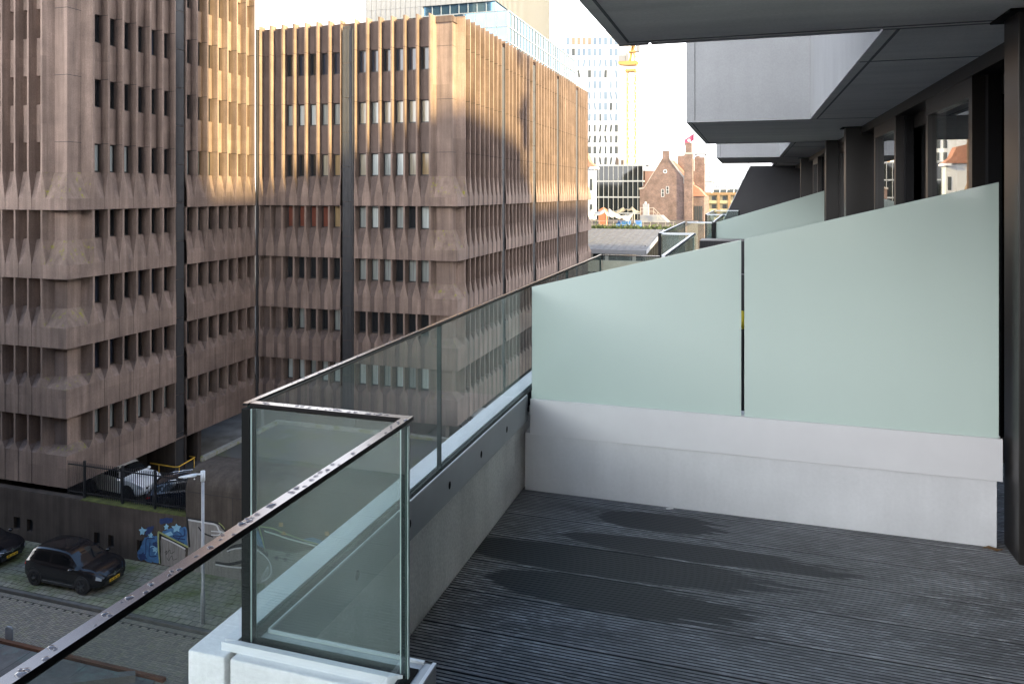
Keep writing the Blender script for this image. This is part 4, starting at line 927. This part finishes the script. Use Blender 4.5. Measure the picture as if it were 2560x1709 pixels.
def mull(b):
    for k in range(12): b.box(-29.5 + k * .95, -29.44 + k * .95, 58.94, 59.0, 10.6, 14.9)
    for k in range(27): b.box(-19.0, -18.94, 59.0 + k * .94, 59.06 + k * .94, 10.6, 14.9)
    for z in (12.3, 13.55, 14.85): b.box(-29.5, -18.94, 58.945, 59.0, z, z + .08); b.box(-19.0, -18.945, 59.06, 84.2, z, z + .08)
    for k in range(9): b.box(-28.6 + k * .87, -28.54 + k * .87, 63.54, 63.6, 14.9, 16.95)
part('mullions', m_mull, mull, gb)

m_twall = M('white_tower_render', (.47, .465, .45), .7); m_twin = M('tower_window', (.13, .17, .215), .35, spec=.15, var=.3, scale=.2); m_twin2 = M('tower_window_tan', (.20, .15, .11), .4, spec=.15); m_twin3 = M('tower_window_dark', (.05, .055, .055), .3, spec=.15)
YT = 220.0
tw = thing('white_tower', 'tall white tower of small slanting windows beyond the brown block, beside the yellow crane', 'tower', (-46, 228, -17))
part('wall', m_twall, lambda b: (b.box(-66, -35.7, YT, YT + 24, -17, 47.0), b.box(-65, -36.2, YT + .5, YT + 23, 47.0, 47.5)), tw)
rnd = random.Random(8); NW = 0; restm = MB()
vm = {}
def slant(wd, sl, h=2.15):
    b = MB(); b.add([(-wd / 2 - sl, 0, 0), (wd / 2 - sl, 0, 0), (wd / 2 + sl, 0, h), (-wd / 2 + sl, 0, h)], [(0, 1, 2, 3)]); b.add([(-wd / 2 - sl, .12, 0), (wd / 2 - sl, .12, 0), (wd / 2 + sl, .12, h), (-wd / 2 + sl, .12, h)], [(3, 2, 1, 0)]); return b
for kind_, (wd, sl) in {'a': (.95, 0), 'b': (.55, 0), 'c': (.6, .16), 'd': (.6, -.16), 'e': (.8, .05)}.items():
    for mi, mt_ in enumerate((m_twin, m_twin2, m_twin3)):
        o = slant(wd, sl).build('window', mt_, local=True); vm[kind_, mi] = o.data; bpy.data.objects.remove(o)
for r in range(13):
    for c in range(14):
        px = 1380 + c * 13.4; py = 93 + r * 27.2
        if r > 3 and px < 1468: continue
        if r == 0 and c < 3: continue
        if px > 1549 or rnd.random() < .07: continue
        p = onY(px, py + 10, YT - .06)
        kk = 'a' if r < 2 else rnd.choice('abcdeab'); mi = 1 if r == 0 and c in (4, 5, 6, 7) else (2 if r > 7 or rnd.random() < .1 else 0)
        if NW < 100: inst('window', vm[kk, mi], tw, (p[0], p[1], p[2] - 1.1)); NW += 1
        else: restm.add([(v.co.x + p[0], v.co.y + p[1], v.co.z + p[2] - 1.1) for v in vm[kk, mi].vertices], [(0, 1, 2, 3)])
if restm.v: restm.build('window', m_twin, tw, kind='stuff')

m_crane = M('crane_yellow', (.34, .16, .025), .5); m_cgrey = M('crane_grey', (.16, .155, .15), .7)
cn = thing('tower_crane', 'yellow lattice tower crane with grey counterweights beside the white tower', 'crane', (-30, 200, -17))
def mast(b):
    x0, x1, y0, y1 = -31.1, -28.95, 198.9, 201.1; zt = 32.6
    for x in (x0, x1):
        for y in (y0, y1): b.tube([(x, y, -17), (x, y, zt)], .14, 4)
    z = -17; k = 0
    while z < zt - 2:
        for (a, c) in (((x0, y0), (x1, y0)), ((x1, y0), (x1, y1)), ((x1, y1), (x0, y1)), ((x0, y1), (x0, y0))):
            p, q = (a, c) if k % 2 == 0 else (c, a); b.tube([(p[0], p[1], z), (q[0], q[1], z + 2.4)], .07, 4); b.tube([(a[0], a[1], z), (c[0], c[1], z)], .06, 4)
        z += 2.4; k += 1
part('mast', m_crane, mast, cn)
part('slewing_platform', m_crane, lambda b: (b.prism([(-31.3, 33.4), (-28.7, 33.4), (-28.2, 34.2), (-33.3, 34.2), (-33.3, 33.75)], 'y', 198.6, 201.4), b.box(-33.4, -28.4, 198.7, 201.3, 34.2, 34.45), b.box(-31.5, -28.7, 198.7, 201.3, 31.7, 32.3)), cn)
part('counterweight', m_cgrey, lambda b: (b.box(-33.2, -31.5, 198.8, 201.2, 34.5, 36.1), b.box(-31.4, -30.9, 199, 201, 34.5, 36.6)), cn)
part('apex_frame', m_crane, lambda b: (b.tube([(-30.5, 199.4, 34.4), (-29.6, 200, 40.2)], .2, 5), b.tube([(-29.0, 199.4, 34.4), (-29.5, 200, 40.2)], .2, 5), b.tube([(-30.3, 200.6, 34.4), (-29.55, 200, 40.2)], .2, 5), b.box(-30.7, -28.8, 199.2, 200.8, 36.8, 37.2)), cn)
part('jib', m_crane, lambda b: [b.tube([(-30.3 + dx, 201.0, 35.0 + dz), (-30.0 + dx, 228.0, 62.0 + dz)], .12, 4) for dx, dz in ((0, 0), (1.1, 0), (.55, 1.1))], cn)
part('cab', m_cgrey, lambda b: b.prism([(-28.7, 36.9), (-27.9, 36.9), (-27.7, 37.9), (-27.9, 38.9), (-28.7, 38.9)], 'y', 199.2, 200.6), cn)

m_dkglass = M('dark_curtain_glass', (.014, .016, .016), .05, spec=.35); m_grid = M('grey_white_frame', (.22, .225, .225), .5)
df = thing('glass_office', 'dark glass office with a pale grid of mullions behind the cream sails', 'office', (-27, 166, -17))
YO = 185.0; XA, XB = onY(1485, 420, YO)[0], onY(1607, 420, YO)[0]
part('glazing', m_dkglass, lambda b: b.box(XA, XB, YO, YO + 16, -17, 6.6), df)
def grid(b):
    for k in range(11):
        x = XA + (XB - XA) * k / 10; b.box(x - .06, x + .06, YO - .15, YO, -17, 6.6)
    for z in (6.5, 2.66, -1.27, -5.2, -9.2): b.box(XA, XB + .1, YO - .2, YO, z - .17, z + .17)
    for z in (6.5, 2.66, -1.27, -5.2): b.box(XB, XB + .1, YO, YO + 16, z - .17, z + .17)
part('frame_grid', m_grid, grid, df)
part('side_wall', M('reddish_brick_far', (.20, .12, .10), .9), lambda b: b.box(XB + .1, XB + 3.2, YO + 3, YO + 18, -17, 5.3), df)
part('roof_cabin', M('blue_grey_cabin', (.20, .24, .28), .5), lambda b: b.box(onY(1597, 400, YO + 5)[0], onY(1622, 400, YO + 5)[0], YO + 4, YO + 9, 6.6, 8.6), df)
part('chimney', m_plinth, lambda b: b.box(onY(1541, 400, YO + 2)[0], onY(1547, 400, YO + 2)[0], YO + 1, YO + 2, 6.6, 8.3), df)
part('chimney', m_plinth, lambda b: b.box(onY(1554, 400, YO + 2)[0], onY(1560, 400, YO + 2)[0], YO + 1, YO + 2, 6.6, 7.9), df)

m_tile = M('orange_roof_tile', (.27, .125, .08), .8, var=.15, scale=3, bump=.3, bscale=8)
wh = thing('white_house', 'narrow white gable with an orange tiled roof peeping out beside the brown block', 'house', (-26, 146, -17))
YH = 140.0; xb = onY(1485, 420, YH)[0]
part('wall', m_twall, lambda b: b.box(xb - 9, xb, YH, YH + 2.5, -17, 4.7), wh)
part('roof', m_tile, lambda b: b.prism([(xb - 9, 4.7), (xb + .4, 4.7), (xb - .7, 5.6), (xb - 1.5, 7.4), (xb - 4, 8.0), (xb - 9, 4.9)], 'y', YH - .5, YH + 2.5), wh)
part('cornice', m_cap, lambda b: b.box(xb - .7, xb + .5, YH - .7, YH + 2.6, 4.3, 4.7), wh)
for z in (-4.5, .3): part('window', m_twin3, lambda b: b.box(xb - .8, xb - .3, YH - .05, YH, z, z + 2.2), wh)

def brick_mat(name, c1, c2, mortar, scale):
    m = M(name, c1, .9, spec=.2); t = m.node_tree; tc = t.nodes.new('ShaderNodeTexCoord'); mp = t.nodes.new('ShaderNodeMapping'); mp.inputs['Rotation'].default_value = (R(90), 0, 0)
    br = t.nodes.new('ShaderNodeTexBrick'); br.inputs['Color1'].default_value = (*c1, 1); br.inputs['Color2'].default_value = (*c2, 1); br.inputs['Mortar'].default_value = (*mortar, 1); br.inputs['Scale'].default_value = scale; br.inputs['Mortar Size'].default_value = .018
    nz_ = t.nodes.new('ShaderNodeTexNoise'); nz_.inputs['Scale'].default_value = .9; nz_.inputs['Detail'].default_value = 8; t.links.new(tc.outputs['Object'], nz_.inputs[0])
    mx = t.nodes.new('ShaderNodeMixRGB'); mx.blend_type = 'OVERLAY'; mx.inputs[0].default_value = .55
    t.links.new(tc.outputs['Object'], mp.inputs[0]); t.links.new(mp.outputs[0], br.inputs[0]); t.links.new(br.outputs[0], mx.inputs[1]); t.links.new(nz_.outputs[0], mx.inputs[2]); t.links.new(mx.outputs[0], t.nodes['Principled BSDF'].inputs['Base Color']); return m
m_brick = brick_mat('red_brown_brick', (.15, .094, .078), (.10, .066, .058), (.17, .15, .13), 1.9)
m_stone = M('pale_stone', (.27, .245, .22), .8)
bk = thing('brick_house', 'old brick building with steep gable, tall chimney, tiled roof and turret', 'house', (-15, 156, -17))
YB = 150.0
m_lead = M('lead_roof', (.20, .21, .23), .5)
part('gable_wall', m_brick, lambda b: b.prism([(-20.864, -17), (-20.864, 0.477), (-20.114, 0.682), (-16.500, 6.464), (-15.136, 6.464), (-12.273, 2.591), (-12.273, -17)], 'y', YB, YB + 0.818), bk)
part('wall', m_brick, lambda b: (b.box(-20.727, -12.273, YB + 0.818, YB + 19.091, -17, 0.409),), bk)
part('roof', m_tile, lambda b: b.prism([(-21.000, 0.409), (-20.318, 0.409), (-15.818, 6.273), (-11.182, 0.818), (-10.773, 1.023), (-15.818, 6.818)], 'y', YB + 0.818, YB + 19.091), bk)
part('gable_coping', m_stone, lambda b: (b.prism([(-21.027, 0.477), (-21.027, 0.818), (-20.045, 0.927), (-16.473, 6.655), (-16.473, 6.409), (-20.073, 0.682)], 'y', YB - 0.136, YB + 0.955), b.prism([(-15.136, 6.409), (-15.136, 6.750), (-12.068, 2.795), (-11.932, 1.636), (-12.409, 1.636), (-12.409, 2.659)], 'y', YB - 0.136, YB + 0.955)), bk)
ch1 = part('chimney', m_brick, lambda b: b.box(-16.445, -15.191, YB - 0.068, YB + 1.636, 6.000, 8.114), bk)
ch2 = part('chimney', m_brick, lambda b: (b.box(-12.245, -10.664, YB - 0.477, YB + 1.636, -17, 7.500), b.box(-12.068, -10.841, YB - 0.341, YB + 1.364, 7.500, 9.545)), bk)
part('stone_band', m_stone, lambda b: b.box(-12.314, -10.595, YB - 0.545, YB + 1.705, 7.295, 7.636), ch2)
part('battlement_wall', m_brick, lambda b: (b.box(-15.273, -10.500, YB + 19.091, YB + 19.909, -17, 7.227), b.box(-15.273, -13.500, YB + 19.091, YB + 19.909, 7.227, 8.045), b.box(-12.682, -12.136, YB + 19.091, YB + 19.909, 7.227, 7.773), b.box(-11.455, -10.500, YB + 19.091, YB + 19.909, 7.227, 7.909)), bk)
part('turret', m_brick, lambda b: b.box(-10.909, -8.932, YB + 8.182, YB + 10.909, -17, 7.091), bk)
part('turret_roof', m_lead, lambda b: (b.add([(-11.045, 157.909, 7.636), (-8.386, 157.909, 7.636), (-8.386, 161.182, 7.636), (-11.045, 161.182, 7.636), (-9.709, 159.545, 9.000)], [(0, 1, 4), (1, 2, 4), (2, 3, 4), (3, 0, 4), (3, 2, 1, 0)]), [b.box(x, x + 0.136, y, y + 0.136, 7.091, 7.664) for x in (-10.773, -8.864) for y in (158.182, 160.636)]), bk)
part('side_wing', m_brick, lambda b: b.box(-10.636, -8.591, YB + 1.636, YB + 19.091, -17, -0.818), bk)
part('side_roof', m_tile, lambda b: b.prism([(-10.636, -0.818), (-8.318, -0.818), (-9.545, 0.614), (-10.636, 1.364)], 'y', YB + 1.364, YB + 8.182), bk)
for k in range(4): part('window', m_twin3, lambda b: b.box(-10.432 + k * 0.409, -10.159 + k * 0.409, YB + 1.500, YB + 1.636, -5.727, -2.727), bk)
part('stone_sill', m_stone, lambda b: b.box(-10.636, -8.523, YB + 1.432, YB + 1.636, -6.273, -5.864), bk)
for (pxa, pya, pxb, pyb) in ((1653.2, 473, 1660.5, 492), (1665.2, 466, 1672.3, 484)):
    p, q = onY(pxa, pyb, YB), onY(pxb, pya, YB)
    f = part('window', m_cap, lambda b: (b.box(p[0], q[0], YB - .04, YB, p[2], p[2] + .05), b.box(p[0], p[0] + .06, YB - .04, YB, p[2], q[2]), b.box(q[0] - .05, q[0], YB - .04, YB, p[2], q[2]), b.box(p[0], q[0], YB - .04, YB, q[2] - .05, q[2]), b.box(p[0], q[0], YB - .04, YB, (p[2] + q[2]) / 2, (p[2] + q[2]) / 2 + .04)), bk)
    part('pane', m_twin3, lambda b: b.box(p[0] + .05, q[0] - .04, YB - .02, YB - .01, p[2] + .05, q[2] - .05), f)
p = onY(1662.8, 428.5, YB)
ov = part('oval_window', m_cap, lambda b: b.tube([(p[0], YB - .06, p[2]), (p[0], YB - .0, p[2])], .37, 16), bk)
part('pane', m_twin3, lambda b: b.tube([(p[0], YB - .08, p[2]), (p[0], YB - .05, p[2])], .24, 16), ov)
fg = thing('flag', 'small crimson flag with a white emblem flying over the brick chimney', 'flag', (-10.5, 151.4, 4.1))
part('pole', m_cap, lambda b: b.tube([(-10.5, 151.4, 4.1), (-10.5, 151.4, 11.6)], .045, 5), fg)
fl = MB(); n = 9
for i in range(n):
    u0, u1 = i / n, (i + 1) / n; f = lambda u, v: (-10.5 - 1.8 * u, 151.4 + .16 * math.sin(6 * u), 11.5 - 1.25 * u - (1.36 - .2 * u) * v)
    fl.add([f(u0, 0), f(u1, 0), f(u1, 1), f(u0, 1)], [(0, 1, 2, 3)])
flo = fl.build('cloth', M('crimson_cloth', (.30, .035, .08), .8), fg, smooth=True)
em = MB(); em.add([(-11.45 + .27 * math.cos(a), 151.25, 10.1 + .27 * math.sin(a)) for a in [k * .785 for k in range(8)]], [tuple(range(8))]); em.build('emblem', m_cap, flo)

# roof shed, terrace and sails
m_seam = M('zinc_roof', (.105, .10, .10), .55, metal=.1, var=.12, scale=1.2, rvar=.12)
sh = thing('roof_pavilion', 'low pavilion with a grey zinc roof and pale posts beyond the balconies', 'pavilion', (-17, 92, -17))
YE, YR = 83.0, 101.0; ZE, ZR = -6.42, -4.95; XR_ = -10.9
part('roof', m_seam, lambda b: (b.prism([(YE, ZE - .35), (YE, ZE), (YR, ZR), (YR, ZR - .4)], 'x', -26, XR_), [b.prism([(YE, ZE - .005), (YR, ZR - .005), (YR, ZR + .05), (YE, ZE + .05)], 'x', x, x + .07) for x in [-25.5 + k * .8 for k in range(18)]]), sh)
part('fascia', m_gpanel, lambda b: (b.box(-26, XR_ + .06, YE - .07, YE, ZE - .42, ZE + .05), b.prism([(YE - .07, ZE - .42), (YE - .07, ZE + .08), (YR, ZR + .08), (YR, ZR - .4)], 'x', XR_, XR_ + .08)), sh)
part('glazing', m_dkglass, lambda b: b.box(-26, XR_ - .5, YE + 2.4, YR - 1, -17, ZE - .3), sh)
for px in (1516.5, 1585, 1478): x = onY(px, 640, YE + .2)[0]; part('post', m_stone, lambda b: b.box(x - .17, x + .17, YE + .1, YE + .45, -17, ZE - .35), sh)
part('mullions', m_frame, lambda b: ([b.box(-25 + k * 1.5, -24.93 + k * 1.5, YE + 2.32, YE + 2.4, -17, ZE - .35) for k in range(10)], [b.box(XR_ - .5, XR_ - .42, YE + 3 + k * 1.7, YE + 3.08 + k * 1.7, -10, -6) for k in range(9)]), sh)
cw = thing('terrace_wall', 'cream terrace wall with dark openings below the zinc roof', 'wall', (-17, 82, -17))
part('wall', M('cream_render', (.45, .41, .31), .8, var=.08, scale=.8), lambda b: (b.box(-26, -11, 81.9, 82.4, -8.75, -7.5), b.box(-26, -11, 82.0, 82.4, -17, -8.95)), cw)
for px in (1480, 1503, 1560): x = onY(px, 680, 82)[0]; part('window', m_twin3, lambda b: b.box(x - .5, x + .5, 81.92, 82.0, -11.8, -9.2), cw)
te = thing('roof_terrace', 'raised roof terrace with a dark planted edge in front of the brick gable', 'terrace', (-18, 115, -17))
part('slab', m_plinth, lambda b: b.box(-30, -9.2, 104.0, 143, -17, -5.2), te)
m_leaf = M('hedge_leaves', (.06, .085, .025), .8, var=.4, scale=3)
hg = MB(); rnd = random.Random(2)
for k in range(1500):
    x = rnd.uniform(-23.5, -9.7); y = 104.3 + rnd.uniform(0, .9); z = -5.2 + abs(rnd.gauss(0, .3)); s_ = rnd.uniform(.07, .15); a = rnd.uniform(0, 6.28); t_ = rnd.uniform(-.8, .8)
    hg.add([(x - s_ * math.cos(a), y - s_ * math.sin(a), z - s_ * t_), (x + .03, y, z + s_), (x + s_ * math.cos(a), y + s_ * math.sin(a), z + s_ * t_), (x, y - .03, z - s_)], [(0, 1, 2, 3)])
tag(hg.build('hedge', m_leaf, at=(-16, 104.5, -5.2)), 'low green planting along the front edge of the roof terrace', 'planting', kind='stuff')
m_sail = M('cream_sailcloth', (.50, .46, .40), .85); m_sail2 = M('tan_sailcloth', (.26, .22, .15), .85); m_pole = M('pale_pole', (.34, .31, .27), .6)
def sail(label, pts, poles, mat):
    """pts: ((px, py, Y), ...) as a strip of pairs (upper, lower)"""
    P3 = [onY(*p) for p in pts]; c = P3[0]
    t = thing('sun_sail', label, 'sun sail', (c[0], c[1], -5.2)); mb = MB(); n = len(P3) // 2; seg = 5
    col = []
    for i in range(n - 1):
        for s_ in range(seg):
            f = s_ / seg; a = [P3[2 * i][d] * (1 - f) + P3[2 * i + 2][d] * f for d in range(3)]; b_ = [P3[2 * i + 1][d] * (1 - f) + P3[2 * i + 3][d] * f for d in range(3)]
            sag = -.18 * math.sin(math.pi * f); a[2] += sag; b_[2] += sag; col.append((a, b_))
    col.append((list(P3[-2]), list(P3[-1])))
    for (a, b_), (c_, d_) in zip(col, col[1:]): mb.quad(a, b_, d_, c_)
    o = mb.build('cloth', mat, t, smooth=True); sm_ = o.modifiers.new('thick', 'SOLIDIFY'); sm_.thickness = .03
    for px, py, Y in poles:
        q = onY(px, py, Y); MB().tube([(q[0], q[1], -5.2), q], .05, 6).build('pole', m_pole, t, smooth=True)
sail('cream sun sail with a sharp peak hanging low to the right, nearest the blue tarpaulin', [(1512, 530, 110), (1514, 533, 107), (1524, 521, 114), (1524, 540, 107), (1546, 535, 113), (1536, 541, 107), (1562, 537, 113), (1556, 545, 107), (1586, 528, 113), (1573, 551, 107)], [(1524, 523, 111), (1586, 530, 111), (1548, 540, 110)], m_sail)
sail('cream sun sail stretched low at the left, its end behind the brown block', [(1460, 522, 114), (1462, 540, 108), (1479, 523, 114), (1480, 540, 108), (1492, 529, 114), (1492, 538, 108), (1510, 521, 114), (1514, 528, 108)], [(1514, 528, 110), (1480, 528, 111)], m_sail)
sail('tan sun sail with two peaks further back on the roof terrace', [(1530, 528, 128), (1534, 530, 122), (1558, 517, 128), (1548, 530, 122), (1567, 522, 128), (1566, 523, 122), (1580, 516, 128), (1580, 524, 122), (1601, 529, 128), (1592, 531, 122)], [(1558, 519, 127), (1580, 518, 127)], m_sail2)
def tbox(name, label, cat, px0, px1, py0, py1, Y, d, mat, bevel=.02):
    a, b_ = onY(px0, py1, Y), onY(px1, py0, Y); mb = MB(); mb.box(a[0], b_[0], Y, Y + d, a[2], b_[2])
    return tag(mb.build(name, mat, at=(a[0], Y, a[2]), bevel=bevel), label, cat)
m_bluet = M('blue_tarpaulin', (.03, .12, .32), .5, var=.15, scale=2)
def stall(label, px0, px1):
    a, b_ = onY(px0, 569, 107), onY(px1, 560, 107); t = thing('covered_sofa', label, 'covered seat', (a[0], 107, -5.2))
    part('tarpaulin', m_bluet, lambda b: b.prism([(107, -5.17), (107, -4.6), (107.3, -4.5), (108.4, -4.45), (108.7, -4.1), (109.1, -4.1), (109.2, -5.17)], 'x', a[0], b_[0]), t); part('frame', m_pole, lambda b: b.box(a[0] + .1, b_[0] - .1, 107.1, 109.1, -5.2, -5.17), t)
stall('longer of two low forms under blue tarpaulin on the roof terrace', 1540, 1572); stall('shorter blue covered form on the roof terrace, right of the longer one', 1583, 1599)
p0 = onY(1498, 560, 117); tag(MB().prism([(p0[0] - .1, -5.2), (p0[0] + 1.0, -5.2), (p0[0] + 1.0, -2.8), (p0[0] + .5, -2.45), (p0[0] - .1, -2.8)], 'y', 117, 118.6).build('garden_kiosk', M('rust_red_board', (.33, .12, .06), .8), at=(p0[0], 117, -5.2)), 'small rust red hut under the cream sails', 'hut')
ac = thing('roof_unit', 'long grey metal roof housing with a sloping end in front of the brick gable', 'roof housing', (-14, 131, -5.2))
a_, b_ = onY(1600, 562, 131), onY(1664, 545, 131)
part('housing', m_gpanel, lambda b: b.prism([(a_[0], -5.2), (b_[0] + .4, -5.2), (b_[0] - .8, -4.05), (a_[0], -4.05)], 'y', 131, 135), ac)
part('cabinet', m_gpanel, lambda b: b.box(onY(1607, 520, 133)[0], onY(1621, 520, 133)[0], 133, 134, -4.05, -2.1), ac)
part('vent', m_cap, lambda b: b.tube([(onY(1614, 520, 133.5)[0], 133.5, -2.1), (onY(1614, 520, 133.5)[0], 133.5, -1.75)], .16, 8), ac)
rl = thing('terrace_railing', 'thin pale railing along the front of the roof terrace', 'railing', (-16, 105.6, -5.2))
for k in range(14): part('post', m_pole, lambda b: b.tube([(-23.5 + k * 1.03, 105.6, -5.2), (-23.5 + k * 1.03, 105.6, -4.1)], .028, 5), rl)
for z in (-4.6, -4.1): part('rail', m_pole, lambda b: b.tube([(-23.5, 105.6, z), (-9.8, 105.6, z)], .025, 5), rl)
r2 = thing('terrace_railing', 'pale stair railing rising beside the grey roof housing', 'railing', (-14, 130, -4))
for px in (1601, 1612, 1623, 1634, 1644): q = onY(px, 545, 130.5); part('post', m_pole, lambda b: b.tube([(q[0], 130.5, -4.05 - max(0, px - 1634) * .068), (q[0], 130.5, -2.7 - max(0, px - 1634) * .068)], .034, 5), r2)
for dz in (0, -.6): part('rail', m_pole, lambda b: b.tube([(onY(1600, 540, 130.5)[0], 130.5, -2.7 + dz), (onY(1634, 540, 130.5)[0], 130.5, -2.7 + dz), (onY(1655, 540, 130.5)[0], 130.5, -4.15 + dz)], .034, 5), r2)

# yellow flats and the far white towers
YF = 280.0; m_ybrick = M('yellow_brick', (.20, .125, .06), .85, var=.08, scale=.5); m_ypan = M('cream_panel', (.27, .225, .13), .8)
yf = thing('brick_flats', 'yellow brick flats with rows of cream balconies far beyond the last balustrade', 'flats', (-10, 285, -17))
xa, xb = onY(1740, 500, YF)[0], 4.0; zt = onY(1800, 482, YF)[2]
part('wall', m_ybrick, lambda b: (b.box(xa, xb, YF + 1.2, YF + 14, -17, zt), b.box(xa, xb, YF - .05, YF + 1.2, zt - .8, zt + .1), [b.box(xa + k * 3.7, xa + .9 + k * 3.7, YF, YF + 1.2, -17, zt - .8) for k in range(7)]), yf)
for r in range(4):
    z = zt - .8 - 3.0 * (r + 1)
    for k in range(6):
        x = xa + .9 + k * 3.7
        bl_ = part('balcony', m_ypan, lambda b: (b.box(x, x + 2.8, YF + .1, YF + .25, z, z + 1.1), b.box(x, x + 2.8, YF + .25, YF + 1.2, z - .12, z), b.box(x, x + 2.8, YF + 1.1, YF + 1.2, z + .0, z + 3)), yf)
        part('window', m_twin3, lambda b: (b.box(x + .9, x + 2.3, YF + 1.05, YF + 1.1, z + .9, z + 2.6),), bl_)
part('solar_panels', m_twin3, lambda b: [b.prism([(YF + 3, zt + .1), (YF + 4.6, zt + 1.2), (YF + 4.7, zt + 1.1), (YF + 3.1, zt)], 'x', xa + 6 + k * 2.4, xa + 8 + k * 2.4) for k in range(5)], yf)
m_far = M('far_white_render', (.45, .45, .45), .8); m_farw = M('far_window', (.15, .165, .19), .4)
def far_block(label, px0, px1, py, Y, d, rows_, cols):
    x0, x1, z1 = onY(px0, py, Y)[0], onY(px1, py, Y)[0], onY((px0 + px1) / 2, py, Y)[2]
    t = thing('far_building', label, 'building', ((x0 + x1) / 2, Y, -17)); part('wall', m_far, lambda b: b.box(x0, x1, Y, Y + d, -17, z1), t)
    part('roof', m_line, lambda b: b.box(x0 - .2, x1 + .2, Y - .2, Y + d, z1, z1 + .5), t)
    for r in range(rows_):
        part('window_band', m_farw, lambda b: [b.box(x0 + (x1 - x0) * (k + .2) / cols, x0 + (x1 - x0) * (k + .75) / cols, Y - .1, Y, z1 - 1.8 - 3.2 * (r + .3), z1 - 3.2 * (r + .3)) for k in range(cols)], t)
far_block('slim white tower block far away, right of the turret', 1752, 1783, 412, 520, 20, 6, 5)
far_block('low white block far away, left of the leaning dark wall', 1772, 1822, 458, 430, 20, 2, 9)
far_block('pale block far away, half hidden by the dark wall', 1822, 1880, 452, 460, 20, 2, 8)
far_block('small grey white block far away, between the tower block and the flats', 1757, 1778, 455, 400, 15, 3, 4)
